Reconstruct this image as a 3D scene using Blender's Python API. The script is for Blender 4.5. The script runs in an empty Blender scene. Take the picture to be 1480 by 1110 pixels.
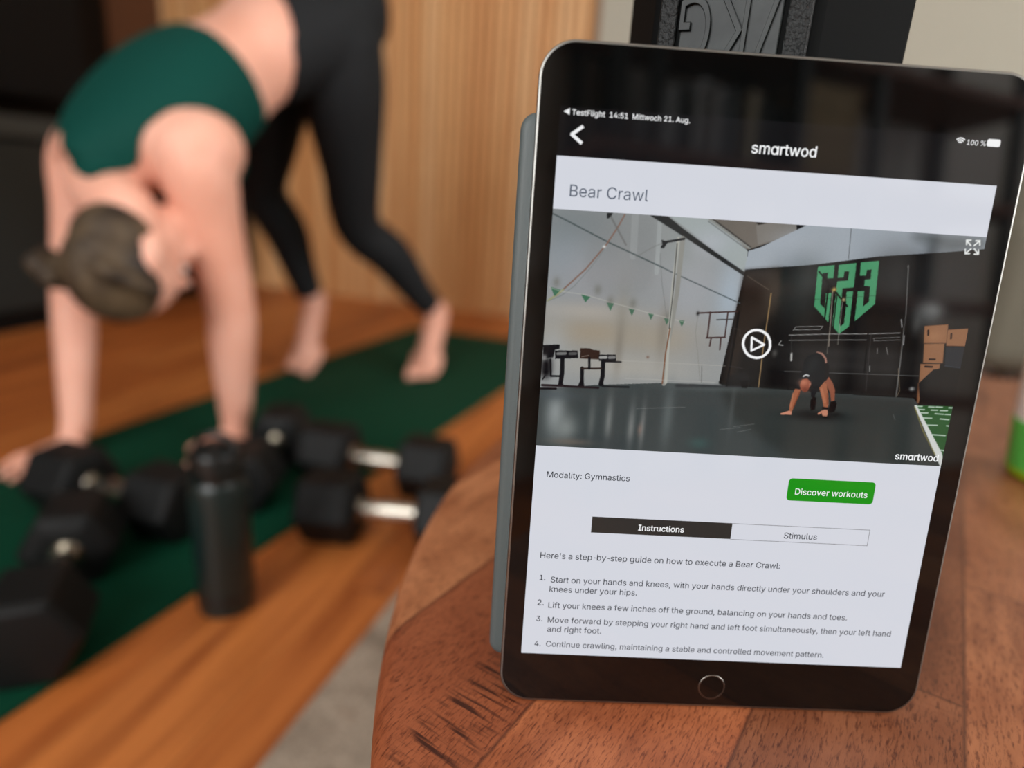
import bpy, bmesh, math, random
import numpy as np
from mathutils import Vector, Matrix
from mathutils.geometry import tessellate_polygon

random.seed(7)
scene = bpy.context.scene
COL = scene.collection
R = math.radians

# ------------------------------------------------------------------ camera
HT = 0.362                                   # table top above the floor
CAM = Vector((-0.0116, -0.2154, 0.5640))
cd = bpy.data.cameras.new('camera')
cd.sensor_fit = 'HORIZONTAL'
cd.sensor_width = 36.0
cd.lens = 938.0 / 1480.0 * 36.0
cd.clip_start = 0.02
cd.dof.use_dof = True
cd.dof.focus_distance = 0.2455
cd.dof.aperture_fstop = 3.1
cam = bpy.data.objects.new('camera', cd)
COL.objects.link(cam)
RW = Matrix(((0.9978, 0.0554, 0.0377), (-0.0195, -0.2978, 0.9544), (0.0641, -0.9530, -0.2961)))  # columns: right, down, forward
cm = Matrix.Identity(4)
for i in range(3):
    cm[i][0] = RW[i][0]
    cm[i][1] = -RW[i][1]
    cm[i][2] = -RW[i][2]
    cm[i][3] = CAM[i]
cam.matrix_world = cm
scene.camera = cam

# ------------------------------------------------------------------ light and exposure
scene.view_settings.view_transform = 'Standard'
scene.view_settings.look = 'None'
scene.view_settings.exposure = 0.0
scene.view_settings.gamma = 1.0
scene.view_settings.use_curve_mapping = False
scene.cycles.max_bounces = 8
scene.cycles.diffuse_bounces = 4
scene.cycles.glossy_bounces = 4
scene.cycles.sample_clamp_indirect = 4.0

world = bpy.data.worlds.new('overcast_sky')
scene.world = world
world.use_nodes = True
world.node_tree.nodes['Background'].inputs[0].default_value = (0.80, 0.88, 1.0, 1)
world.node_tree.nodes['Background'].inputs[1].default_value = 1.0

# the room is turned 18 degrees; room coordinates: a along the slatted wall, b away from the viewer
ROOM = Matrix.Translation((-0.043, 2.654, 0)) @ Matrix.Rotation(R(-18), 4, 'Z')
A_L, A_R, B_N, CEIL = -1.65, 4.20, -4.30, 2.50


def area(name, a, b, z, sx, sz, power, color, toward):
    l = bpy.data.lights.new(name, 'AREA')
    l.shape = 'RECTANGLE'
    l.size, l.size_y = sx, sz
    l.energy = power
    l.color = color
    o = bpy.data.objects.new(name, l)
    COL.objects.link(o)
    d = ROOM.to_3x3() @ Vector(toward)
    o.location = ROOM @ Vector((a, b, z))
    o.rotation_euler = d.to_track_quat('-Z', 'Z').to_euler()
    return o


# daylight at the two window openings: right wall, and wall behind the viewer
area('window_daylight', A_R + 0.02, -2.35, 1.40, 2.5, 1.8, 150, (1.0, 0.995, 0.985), (-1, 0, 0))
area('window_daylight', 0.15, B_N - 0.02, 1.45, 1.9, 1.7, 80, (1.0, 0.995, 0.985), (0, 1, 0))


# ------------------------------------------------------------------ helpers
def s2l(c):
    return tuple((x / 255 / 12.92 if x / 255 <= 0.04045 else ((x / 255 + 0.055) / 1.055) ** 2.4) for x in c)


def tag(o, label=None, cat=None, group=None, kind=None):
    if label: o['label'] = label
    if cat: o['category'] = cat
    if group: o['group'] = group
    if kind: o['kind'] = kind
    return o


def empty(name, loc, label, cat, group=None, rz=0.0, mat=None):
    o = bpy.data.objects.new(name, None)
    o.empty_display_size = 0.05
    COL.objects.link(o)
    if mat is not None:
        o.matrix_world = mat
    else:
        o.location = loc
        o.rotation_euler = (0, 0, rz)
    return tag(o, label, cat, group)


class MB:
    """collects faces, then links them as one mesh object"""
    def __init__(self):
        self.v, self.f, self.m = [], [], []
        self.mi = 0

    def add(self, verts, faces):
        n = len(self.v)
        self.v += [tuple(p) for p in verts]
        self.f += [tuple(i + n for i in q) for q in faces]
        self.m += [self.mi] * len(faces)
        return self

    def box(self, x0, x1, y0, y1, z0, z1):
        return self.add([(x0, y0, z0), (x1, y0, z0), (x1, y1, z0), (x0, y1, z0), (x0, y0, z1), (x1, y0, z1), (x1, y1, z1), (x0, y1, z1)],
                        [(0, 3, 2, 1), (4, 5, 6, 7), (0, 1, 5, 4), (1, 2, 6, 5), (2, 3, 7, 6), (3, 0, 4, 7)])

    def prism(self, pts, z0, z1):
        n = len(pts)
        return self.add([(x, y, z0) for x, y in pts] + [(x, y, z1) for x, y in pts],
                        [tuple(range(n - 1, -1, -1)), tuple(range(n, 2 * n))] + [(i, (i + 1) % n, n + (i + 1) % n, n + i) for i in range(n)])

    def rings(self, rings, cap=True, closed=False):
        n = len(rings[0])
        vs = [p for r in rings for p in r]
        fs = []
        K = len(rings)
        for k in range(K - 1 if not closed else K):
            k2 = (k + 1) % K
            for i in range(n):
                fs.append((k * n + i, k * n + (i + 1) % n, k2 * n + (i + 1) % n, k2 * n + i))
        if cap and not closed:
            fs.append(tuple(range(n - 1, -1, -1)))
            fs.append(tuple(range((K - 1) * n, K * n)))
        return self.add(vs, fs)

    def lathe(self, prof, n=40, c=(0, 0, 0)):
        return self.rings([[(c[0] + r * math.cos(2 * math.pi * i / n), c[1] + r * math.sin(2 * math.pi * i / n), c[2] + z) for i in range(n)] for r, z in prof])

    def tube(self, pts, r, n=10):
        pts = [Vector(p) for p in pts]
        rr = r if isinstance(r, (list, tuple)) else [r] * len(pts)
        rings = []
        for i, p in enumerate(pts):
            t = (pts[min(i + 1, len(pts) - 1)] - pts[max(i - 1, 0)]).normalized()
            u = t.orthogonal().normalized() if i == 0 else (u - t * u.dot(t)).normalized()
            w = t.cross(u)
            rings.append([p + (u * math.cos(2 * math.pi * k / n) + w * math.sin(2 * math.pi * k / n)) * rr[i] for k in range(n)])
        return self.rings(rings)

    def build(self, name, mats, parent=None, mat=None, smooth=None, bevel=None, segs=3):
        me = bpy.data.meshes.new(name)
        me.from_pydata(self.v, [], self.f)
        ms = mats if isinstance(mats, (list, tuple)) else [mats]
        for m_ in ms:
            me.materials.append(m_)
        if len(ms) > 1:
            me.polygons.foreach_set('material_index', self.m)
        bm = bmesh.new()
        bm.from_mesh(me)
        bmesh.ops.recalc_face_normals(bm, faces=bm.faces)
        bm.to_mesh(me)
        bm.free()
        me.update()
        o = bpy.data.objects.new(name, me)
        COL.objects.link(o)
        if parent is not None:
            o.parent = parent
        if mat is not None:
            o.matrix_local = mat
        if bevel:
            b = o.modifiers.new('bevel', 'BEVEL')
            b.width = bevel
            b.segments = segs
            b.limit_method = 'ANGLE'
            b.angle_limit = R(35)
            b.harden_normals = False
        if smooth is not None:
            me.polygons.foreach_set('use_smooth', [True] * len(me.polygons))
            if smooth > 0:
                me.set_sharp_from_angle(angle=R(smooth))
        return o


def rrect(x0, x1, y0, y1, r, n=12):
    p = []
    for cx, cy, a0 in ((x1 - r, y1 - r, 0), (x0 + r, y1 - r, 90), (x0 + r, y0 + r, 180), (x1 - r, y0 + r, 270)):
        for k in range(n + 1):
            a = R(a0 + 90 * k / n)
            p.append((cx + r * math.cos(a), cy + r * math.sin(a)))
    return p


# ------------------------------------------------------------------ materials
def new_mat(name):
    m = bpy.data.materials.new(name)
    m.use_nodes = True
    nt = m.node_tree
    return m, nt, nt.nodes['Principled BSDF']


def mat(name, rgb, rough=0.6, metal=0.0, spec=0.5, bump=None, mottle=None, sheen=0.0, sss=0.0):
    """rgb in sRGB; bump=(scale, strength, distance); mottle=(scale, second rgb)"""
    m, nt, p = new_mat(name)
    p.inputs['Base Color'].default_value = (*s2l(rgb), 1)
    p.inputs['Roughness'].default_value = rough
    p.inputs['Metallic'].default_value = metal
    p.inputs['Specular IOR Level'].default_value = spec
    if sheen: p.inputs['Sheen Weight'].default_value = sheen
    if sss:
        p.inputs['Subsurface Weight'].default_value = sss
        p.inputs['Subsurface Radius'].default_value = (1.0, 0.4, 0.25)
        p.inputs['Subsurface Scale'].default_value = 0.01
    if bump or mottle:
        tc = nt.nodes.new('ShaderNodeTexCoord')
    if bump:
        n = nt.nodes.new('ShaderNodeTexNoise')
        n.inputs['Scale'].default_value = bump[0]
        n.inputs['Detail'].default_value = 4
        b = nt.nodes.new('ShaderNodeBump')
        b.inputs['Strength'].default_value = bump[1]
        b.inputs['Distance'].default_value = bump[2]
        nt.links.new(tc.outputs['Object'], n.inputs['Vector'])
        nt.links.new(n.outputs['Fac'], b.inputs['Height'])
        nt.links.new(b.outputs['Normal'], p.inputs['Normal'])
    if mottle:
        n = nt.nodes.new('ShaderNodeTexNoise')
        n.inputs['Scale'].default_value = mottle[0]
        n.inputs['Detail'].default_value = 5
        r_ = nt.nodes.new('ShaderNodeValToRGB')
        r_.color_ramp.elements[0].position = 0.35
        r_.color_ramp.elements[1].position = 0.65
        r_.color_ramp.elements[0].color = (*s2l(rgb), 1)
        r_.color_ramp.elements[1].color = (*s2l(mottle[1]), 1)
        nt.links.new(tc.outputs['Object'], n.inputs['Vector'])
        nt.links.new(n.outputs['Fac'], r_.inputs['Fac'])
        nt.links.new(r_.outputs['Color'], p.inputs['Base Color'])
    return m


def N(nt, typ, **kw):
    n = nt.nodes.new(typ)
    for k, v in kw.items():
        if k.startswith('i_'):
            n.inputs[int(k[2:])].default_value = v
        else:
            setattr(n, k, v)
    return n


def mathn(nt, op, a, b=None):
    n = nt.nodes.new('ShaderNodeMath')
    n.operation = op
    for i, x in enumerate((a, b)):
        if x is None: continue
        if isinstance(x, (int, float)): n.inputs[i].default_value = x
        else: nt.links.new(x, n.inputs[i])
    return n.outputs[0]


def ramp(nt, fac, stops):
    r_ = nt.nodes.new('ShaderNodeValToRGB')
    while len(r_.color_ramp.elements) < len(stops):
        r_.color_ramp.elements.new(0.5)
    for e, (p_, c) in zip(r_.color_ramp.elements, stops):
        e.position = p_
        e.color = (*s2l(c), 1) if isinstance(c, tuple) else (c, c, c, 1)
    nt.links.new(fac, r_.inputs['Fac'])
    return r_.outputs['Color']


def mix(nt, typ, fac, a, b):
    n = nt.nodes.new('ShaderNodeMix')
    n.data_type = 'RGBA'
    n.blend_type = typ
    for sock, x in ((n.inputs[0], fac), (n.inputs[6], a), (n.inputs[7], b)):
        if isinstance(x, (int, float)): sock.default_value = x
        elif isinstance(x, tuple): sock.default_value = (*s2l(x), 1)
        else: nt.links.new(x, sock)
    return n.outputs[2]


def comb(nt, x, y, z):
    c = nt.nodes.new('ShaderNodeCombineXYZ')
    for i, q in enumerate((x, y, z)):
        if isinstance(q, (int, float)): c.inputs[i].default_value = q
        else: nt.links.new(q, c.inputs[i])
    return c.outputs[0]


def noise(nt, vec, scale, detail=3.0, rough=0.5):
    n = N(nt, 'ShaderNodeTexNoise')
    n.inputs['Scale'].default_value = scale
    n.inputs['Detail'].default_value = detail
    n.inputs['Roughness'].default_value = rough
    nt.links.new(vec, n.inputs['Vector'])
    return n.outputs['Fac']


def strips(nt, angle, off, width, length):
    """board coordinates: u along, v across, board id colour, distance to the nearest joint"""
    tc = nt.nodes.new('ShaderNodeTexCoord')
    mp = nt.nodes.new('ShaderNodeMapping')
    mp.inputs['Rotation'].default_value = (0, 0, -angle)
    nt.links.new(tc.outputs['Object'], mp.inputs['Vector'])
    sx = nt.nodes.new('ShaderNodeSeparateXYZ')
    nt.links.new(mp.outputs[0], sx.inputs[0])
    u, v = sx.outputs[0], sx.outputs[1]
    vs = mathn(nt, 'DIVIDE', mathn(nt, 'SUBTRACT', v, off), width)
    row = mathn(nt, 'FLOOR', vs)
    vf = mathn(nt, 'SUBTRACT', vs, row)
    wn = N(nt, 'ShaderNodeTexWhiteNoise', noise_dimensions='1D')
    nt.links.new(row, wn.inputs['W'])
    us = mathn(nt, 'ADD', mathn(nt, 'DIVIDE', u, length), wn.outputs['Value'])
    seg = mathn(nt, 'FLOOR', us)
    uf = mathn(nt, 'SUBTRACT', us, seg)
    wn2 = N(nt, 'ShaderNodeTexWhiteNoise', noise_dimensions='2D')
    nt.links.new(comb(nt, row, seg, 0), wn2.inputs['Vector'])
    edge_v = mathn(nt, 'MULTIPLY', mathn(nt, 'MINIMUM', vf, mathn(nt, 'SUBTRACT', 1.0, vf)), width)
    edge_u = mathn(nt, 'MULTIPLY', mathn(nt, 'MINIMUM', uf, mathn(nt, 'SUBTRACT', 1.0, uf)), length)
    edge = mathn(nt, 'MINIMUM', edge_u, edge_v)
    return u, v, row, vf, wn2.outputs['Value'], edge, seg


def table_wood():
    m, nt, p = new_mat('block_wood')
    u, v, row, vf, rid, edge, seg = strips(nt, R(55), 0.2954, 0.0748, 1.3)
    shift = mathn(nt, 'MULTIPLY', rid, 7.0)
    v1 = comb(nt, mathn(nt, 'MULTIPLY', u, 9.0), mathn(nt, 'ADD', mathn(nt, 'MULTIPLY', v, 46.0), shift), shift)
    big = noise(nt, v1, 1.0, 4, 0.6)
    v2 = comb(nt, mathn(nt, 'MULTIPLY', u, 210.0), mathn(nt, 'ADD', mathn(nt, 'MULTIPLY', v, 1050.0), shift), shift)
    fine = noise(nt, v2, 1.0, 3, 0.6)
    v3 = comb(nt, mathn(nt, 'MULTIPLY', u, 420.0), mathn(nt, 'ADD', mathn(nt, 'MULTIPLY', v, 34.0), shift), shift)
    saw = noise(nt, v3, 1.0, 2, 0.5)
    cloud = noise(nt, comb(nt, u, v, shift), 26.0, 3, 0.5)
    tones = [(142, 87, 57), (167, 106, 70), (133, 77, 49), (159, 98, 62), (174, 117, 79), (142, 81, 51), (163, 106, 72), (134, 83, 55), (167, 100, 64), (146, 83, 53), (180, 121, 83), (142, 85, 55), (161, 98, 64), (136, 79, 51), (171, 112, 74), (148, 89, 57)]
    base = ramp(nt, mathn(nt, 'DIVIDE', mathn(nt, 'ADD', row, 8.5), 16.0), [(i / 16.0, c_) for i, c_ in enumerate(tones)])
    [setattr(n_.color_ramp, 'interpolation', 'CONSTANT') for n_ in nt.nodes if n_.type == 'VALTORGB' and len(n_.color_ramp.elements) == 16]
    col = mix(nt, 'MULTIPLY', 0.85, base, ramp(nt, big, [(0.25, (158, 126, 108)), (0.5, (255, 250, 245)), (0.8, (206, 186, 172))]))
    col = mix(nt, 'MULTIPLY', 0.75, col, ramp(nt, fine, [(0.32, (120, 78, 58)), (0.50, (255, 255, 255)), (1.0, (255, 255, 255))]))
    # dark saw streaks on one side of a joint, in patches
    sm = ramp(nt, vf, [(0.0, 1.0), (0.10, 1.0), (0.62, 0.0)])
    cm_ = ramp(nt, noise(nt, comb(nt, u, v, mathn(nt, 'MULTIPLY', rid, 31.0)), 13.0, 2), [(0.52, 0.0), (0.62, 1.0)])
    sk = ramp(nt, saw, [(0.34, 1.0), (0.50, 0.0)])
    col = mix(nt, 'MIX', mathn(nt, 'MULTIPLY', mathn(nt, 'MULTIPLY', sm, cm_), mathn(nt, 'MULTIPLY', sk, 0.45)), col, (86, 44, 26))
    # two marks of their own: the streaked patch beside the tablet's corner
    du = mathn(nt, 'ABSOLUTE', mathn(nt, 'SUBTRACT', u, -0.338))
    um = ramp(nt, mathn(nt, 'DIVIDE', du, 0.050), [(0.6, 1.0), (1.0, 0.0)])
    vm = ramp(nt, mathn(nt, 'ABSOLUTE', mathn(nt, 'DIVIDE', mathn(nt, 'SUBTRACT', v, 0.3870), 0.017)), [(0.55, 1.0), (1.0, 0.0)])
    col = mix(nt, 'MIX', mathn(nt, 'MULTIPLY', mathn(nt, 'MULTIPLY', um, vm), mathn(nt, 'MULTIPLY', sk, 0.95)), col, (50, 20, 12))
    col = mix(nt, 'MULTIPLY', 0.5, col, ramp(nt, cloud, [(0.3, (190, 160, 140)), (0.6, (255, 255, 255))]))
    col = mix(nt, 'MIX', ramp(nt, mathn(nt, 'DIVIDE', edge, 0.0012), [(0.0, 0.75), (1.0, 0.0)]), col, (64, 32, 20))
    nt.links.new(col, p.inputs['Base Color'])
    p.inputs['Roughness'].default_value = 0.42
    p.inputs['Specular IOR Level'].default_value = 0.45
    b = nt.nodes.new('ShaderNodeBump')
    b.inputs['Strength'].default_value = 0.25
    b.inputs['Distance'].default_value = 0.0006
    nt.links.new(fine, b.inputs['Height'])
    nt.links.new(b.outputs['Normal'], p.inputs['Normal'])
    return m


def floor_wood():
    m, nt, p = new_mat('oak_floor')
    u, v, row, vf, rid, edge, seg = strips(nt, R(90), 0.03, 0.13, 1.3)
    shift = mathn(nt, 'MULTIPLY', rid, 9.0)
    g = noise(nt, comb(nt, mathn(nt, 'MULTIPLY', u, 2.2), mathn(nt, 'ADD', mathn(nt, 'MULTIPLY', v, 34.0), shift), shift), 1.0, 4, 0.6)
    base = ramp(nt, rid, [(0.0, (160, 88, 38)), (0.5, (180, 102, 46)), (1.0, (194, 118, 58))])
    col = mix(nt, 'MULTIPLY', 0.8, base, ramp(nt, g, [(0.3, (170, 140, 115)), (0.55, (255, 255, 255))]))
    col = mix(nt, 'MIX', ramp(nt, mathn(nt, 'DIVIDE', edge, 0.002), [(0.0, 0.7), (1.0, 0.0)]), col, (70, 36, 14))
    nt.links.new(col, p.inputs['Base Color'])
    p.inputs['Roughness'].default_value = 0.45
    return m


def slat_wood():
    m, nt, p = new_mat('slat_veneer')
    tc = nt.nodes.new('ShaderNodeTexCoord')
    sx = nt.nodes.new('ShaderNodeSeparateXYZ')
    nt.links.new(tc.outputs['Object'], sx.inputs[0])
    ids = mathn(nt, 'FLOOR', mathn(nt, 'DIVIDE', sx.outputs[0], 0.040))
    wn = N(nt, 'ShaderNodeTexWhiteNoise', noise_dimensions='1D')
    nt.links.new(ids, wn.inputs['W'])
    wide = noise(nt, comb(nt, sx.outputs[0], 0, 0), 4.5, 2)
    g = noise(nt, comb(nt, mathn(nt, 'MULTIPLY', sx.outputs[0], 90.0), 0, mathn(nt, 'MULTIPLY', sx.outputs[2], 3.0)), 1.0, 3)
    f = mathn(nt, 'ADD', mathn(nt, 'MULTIPLY', wn.outputs['Value'], 0.5), mathn(nt, 'MULTIPLY', wide, 0.5))
    col = ramp(nt, f, [(0.15, (206, 142, 84)), (0.5, (226, 170, 112)), (0.85, (238, 196, 146))])
    col = mix(nt, 'MULTIPLY', 0.5, col, ramp(nt, g, [(0.3, (200, 175, 150)), (0.6, (255, 255, 255))]))
    nt.links.new(col, p.inputs['Base Color'])
    p.inputs['Roughness'].default_value = 0.55
    return m


def emis(name, rgb=None, attr=None, strength=1.0):
    m, nt, p = new_mat(name)
    p.inputs['Base Color'].default_value = (0.003, 0.003, 0.0035, 1)
    p.inputs['Roughness'].default_value = 0.04
    p.inputs['Specular IOR Level'].default_value = 0.5
    p.inputs['Emission Strength'].default_value = strength
    if attr:
        a = N(nt, 'ShaderNodeAttribute', attribute_name=attr)
        nt.links.new(a.outputs['Color'], p.inputs['Emission Color'])
    else:
        p.inputs['Emission Color'].default_value = (*s2l(rgb), 1)
    return m


def rug_mat():
    m, nt, p = new_mat('rug_wool')
    tc = nt.nodes.new('ShaderNodeTexCoord')
    n1 = noise(nt, tc.outputs['Object'], 14.0, 4)
    n2 = noise(nt, tc.outputs['Object'], 220.0, 3)
    col = ramp(nt, n1, [(0.3, (130, 114, 98)), (0.55, (172, 156, 138)), (0.75, (154, 134, 116))])
    col = mix(nt, 'MULTIPLY', 0.6, col, ramp(nt, n2, [(0.3, (150, 150, 150)), (0.65, (255, 255, 255))]))
    nt.links.new(col, p.inputs['Base Color'])
    p.inputs['Roughness'].default_value = 0.95
    b = nt.nodes.new('ShaderNodeBump')
    b.inputs['Strength'].default_value = 0.5
    b.inputs['Distance'].default_value = 0.004
    nt.links.new(n2, b.inputs['Height'])
    nt.links.new(b.outputs['Normal'], p.inputs['Normal'])
    return m


M = dict(
    table=table_wood(), floor=floor_wood(), slat=slat_wood(), rug=rug_mat(),
    cream=mat('cream_paint', (172, 168, 154), 0.85, spec=0.2),
    white=mat('white_paint', (228, 226, 220), 0.85, spec=0.2),
    dark_wall=mat('dark_brown_paint', (24, 17, 11), 0.9, spec=0.1),
    brown=mat('dark_walnut', (82, 46, 20), 0.6),
    felt=mat('brown_felt', (122, 82, 48), 0.95, spec=0.1),
    black=mat('black_lacquer', (9, 8, 7), 0.6, spec=0.15),
    grey=mat('grey_slab', (52, 54, 49), 0.7),
    smoke=mat('smoked_panel', (16, 26, 25), 0.5),
    glass=mat('tablet_black_glass', (5, 6, 6), 0.035, spec=0.55),
    alu=mat('space_grey_aluminium', (150, 150, 148), 0.28, metal=1.0),
    edge=mat('polished_bevel', (128, 127, 123), 0.36, metal=1.0),
    folio=mat('charcoal_folio', (74, 82, 82), 0.5, spec=0.4, bump=(900, 0.25, 0.0004)),
    rubber=mat('black_rubber', (17, 18, 18), 0.55, spec=0.20, bump=(340, 0.25, 0.0006)),
    matt=mat('matt_rubber', (16, 17, 17), 0.7, spec=0.03, bump=(340, 0.15, 0.0004)),
    cast=mat('grained_rubber', (24, 26, 26), 0.45, spec=0.22, bump=(520, 0.9, 0.0012)),
    panel=mat('smooth_rubber', (26, 29, 29), 0.36, spec=0.2, bump=(120, 0.25, 0.0006), mottle=(60, (44, 49, 48))),
    chrome=mat('chrome', (186, 180, 168), 0.24, metal=1.0),
    mat_=mat('green_yoga_mat', (0, 56, 37), 0.8, spec=0.15, bump=(300, 0.4, 0.001)),
    bottle=mat('bottle_green_black', (18, 32, 31), 0.32, spec=0.5),
    cap=mat('bottle_cap', (14, 18, 18), 0.3),
    skin=mat('skin', (228, 172, 150), 0.5, spec=0.35, sss=0.15, mottle=(9, (220, 158, 134))),
    top=mat('green_sports_top', (2, 60, 52), 0.75, spec=0.15),
    band=mat('grey_seam_tape', (120, 134, 130), 0.7),
    legging=mat('black_leggings', (22, 24, 26), 0.75, spec=0.25),
    hair=mat('brown_hair', (30, 22, 17), 0.55, spec=0.3, bump=(90, 0.6, 0.004), mottle=(14, (92, 76, 56))),
    iris=mat('iris_brown', (60, 36, 22), 0.2),
    eye=mat('eye_white', (230, 226, 220), 0.2),
    lips=mat('lips', (176, 92, 84), 0.45),
    label_white=mat('bottle_white', (238, 234, 228), 0.35),
    label_green=mat('label_green', (92, 200, 84), 0.4),
    label_lime=mat('label_lime', (150, 176, 20), 0.4),
    sofa=mat('grey_upholstery', (106, 102, 90), 0.9, spec=0.2, bump=(500, 0.4, 0.001)),
    wood_dark=mat('dark_leg_wood', (40, 30, 24), 0.6),
    shelf_metal=mat('black_steel', (10, 10, 11), 0.5),
    shelf_board=mat('walnut_board', (112, 66, 46), 0.6),
    scr_white=emis('screen_white', (210, 213, 222)),
    scr_black=emis('screen_black', (9, 9, 10)),
    scr_dark=emis('screen_tab_dark', (40, 42, 40)),
    scr_green=emis('screen_button_green', (8, 142, 14)),
    scr_text=emis('screen_text_dark', (50, 54, 60)),
    scr_title=emis('screen_title', (78, 88, 104)),
    scr_light=emis('screen_text_white', (236, 237, 238)),
    scr_line=emis('screen_outline', (110, 112, 116)),
    scr_video=emis('screen_video', attr='paint'),
)


# ------------------------------------------------------------------ the room
def room_obj(mb, name, mats, **kw):
    o = mb.build(name, mats, **kw)
    o.matrix_world = ROOM
    return o


def struct(name, mb, m, **kw):
    return tag(room_obj(mb, name, m, **kw), kind='structure')


def wall_with_hole(a0, a1, z0, z1, ha0, ha1, hz0, hz1, put):
    for x0, x1, y0, y1 in ((a0, ha0, z0, z1), (ha1, a1, z0, z1), (ha0, ha1, z0, hz0), (ha0, ha1, hz1, z1)):
        put(x0, x1, y0, y1)


struct('floor', MB().box(A_L - 0.1, A_R + 0.1, B_N - 0.1, 0.15, -0.05, 0.0), M['floor'])
struct('ceiling', MB().box(A_L - 0.1, A_R + 0.1, B_N - 0.1, 0.15, CEIL, CEIL + 0.08), M['white'])
struct('wall_back', MB().box(A_L - 0.1, A_R + 0.1, 0.03, 0.15, 0.0, CEIL), M['cream'])
struct('wall_left', MB().box(A_L - 0.1, A_L, B_N, 0.03, 0.0, CEIL), M['dark_wall'])
w = MB()
wall_with_hole(B_N, 0.03, 0, CEIL, -3.55, -1.15, 0.52, 2.28, lambda b0, b1, z0, z1: w.box(A_R, A_R + 0.1, b0, b1, z0, z1))
struct('wall_right', w, M['white'])
w = MB()
wall_with_hole(A_L, A_R, 0, CEIL, -0.75, 1.05, 0.62, 2.28, lambda a0, a1, z0, z1: w.box(a0, a1, B_N - 0.1, B_N, z0, z1))
struct('wall_front', w, M['white'])


def window(name, along_b, p0, p1, z0, z1, plane):
    mb = MB()
    d = 0.05
    mid = (p0 + p1) / 2
    bars = [(p0, p0 + 0.06, z0, z1), (p1 - 0.06, p1, z0, z1), (p0, p1, z0, z0 + 0.06), (p0, p1, z1 - 0.06, z1), (mid - 0.03, mid + 0.03, z0, z1)]
    for x0, x1, y0, y1 in bars:
        if along_b: mb.box(plane - 0.01, plane + d, x0, x1, y0, y1)
        else: mb.box(x0, x1, plane - d, plane + 0.01, y0, y1)
    struct(name, mb, M['white'])


window('window_1', True, -3.55, -1.15, 0.52, 2.28, A_R)
window('window_2', False, -0.75, 1.05, 0.62, 2.28, B_N)
struct('baseboard_back', MB().box(0.40, A_R, 0.012, 0.03, 0.0, 0.07), M['white'])
struct('trim_1', MB().box(A_L, A_L + 0.02, -0.30, 0.03, 0.0, 2.1), M['brown'])

# slatted acoustic panel on the back wall
sp = empty('slat_wall_panel', (0, 0, 0), 'tall wood veneer slat panel covering the wall behind the exercising person', 'wall panel', mat=ROOM.copy())
MB().box(A_L + 0.02, 0.39, 0.012, 0.03, 0.0, CEIL - 0.002).build('felt_backing', M['felt'], sp)
sl = MB()
x = A_L + 0.02
while x + 0.03 < 0.39:
    sl.box(x, x + 0.030, -0.008, 0.012, 0.0, CEIL - 0.002)
    x += 0.040
sl.build('slats', M['slat'], sp)

# low black sideboard along the left wall
sb = empty('sideboard', (0, 0, 0), 'long black sideboard with a grey top slab along the dark left wall', 'sideboard', mat=ROOM @ Matrix.Translation((A_L + 0.012, -1.05, 0)))
MB().box(0.0, 0.48, -0.95, 0.98, 0.06, 0.60).build('body', M['black'], sb, bevel=0.004)
MB().box(0.0, 0.50, -0.97, 1.0, 0.60, 0.66).build('top_slab', M['grey'], sb, bevel=0.004)
MB().box(0.03, 0.44, -0.92, 0.95, 0.0, 0.06).build('plinth', M['black'], sb)
for y0 in (-0.93, -0.28, 0.36):
    d = MB().box(0.48, 0.494, y0, y0 + 0.60, 0.08, 0.585).build('door', M['smoke'] if y0 < 0 else M['black'], sb, bevel=0.002)
    MB().box(0.494, 0.506, y0 + 0.54, y0 + 0.552, 0.28, 0.42).build('handle', M['shelf_metal'], d)
tv = empty('television', (0, 0, 0), 'large dark television standing on the black sideboard', 'television', mat=ROOM @ Matrix.Translation((A_L + 0.22, -1.25, 0.66)))
MB().box(-0.09, 0.09, -0.22, 0.22, 0.0, 0.012).build('foot', M['black'], tv, bevel=0.003)
MB().box(-0.02, 0.02, -0.05, 0.05, 0.012, 0.10).build('neck', M['black'], tv)
MB().box(-0.02, 0.02, -0.62, 0.62, 0.08, 0.80).build('screen_panel', M['black'], tv, bevel=0.006)

# sofa by the cream wall, seen as a sliver right of the tablet
sf = empty('sofa', (0, 0, 0), 'grey upholstered sofa against the cream wall, mostly behind the tablet', 'sofa', mat=ROOM @ Matrix.Translation((2.45, -0.52, 0)))
MB().box(-0.85, 0.85, -0.40, 0.46, 0.20, 0.36).build('base', M['sofa'], sf, bevel=0.03)
for s in (-1, 1):
    MB().box(min(s * 0.70, s * 0.90), max(s * 0.70, s * 0.90), -0.42, 0.48, 0.205, 0.58).build('armrest', M['sofa'], sf, bevel=0.05)
    MB().box(min(s * 0.005, s * 0.69), max(s * 0.005, s * 0.69), -0.42, 0.26, 0.36, 0.48).build('seat_cushion', M['sofa'], sf, bevel=0.04)
    for b_ in (-0.34, 0.40):
        MB().lathe([(0.016, 0.0), (0.024, 0.20)], 16, (s * 0.78, b_, 0)).build('leg', M['wood_dark'], sf, smooth=40)
MB().box(-0.70, 0.70, 0.22, 0.48, 0.36, 0.74).build('backrest', M['sofa'], sf, bevel=0.07)

# rug under the table
rg = room_obj(MB().box(0.572, 3.05, -3.25, -1.02, 0.0, 0.010), 'rug', M['rug'], bevel=0.003)
tag(rg, 'beige grey woven rug on the floor under the round table', 'rug')


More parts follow.
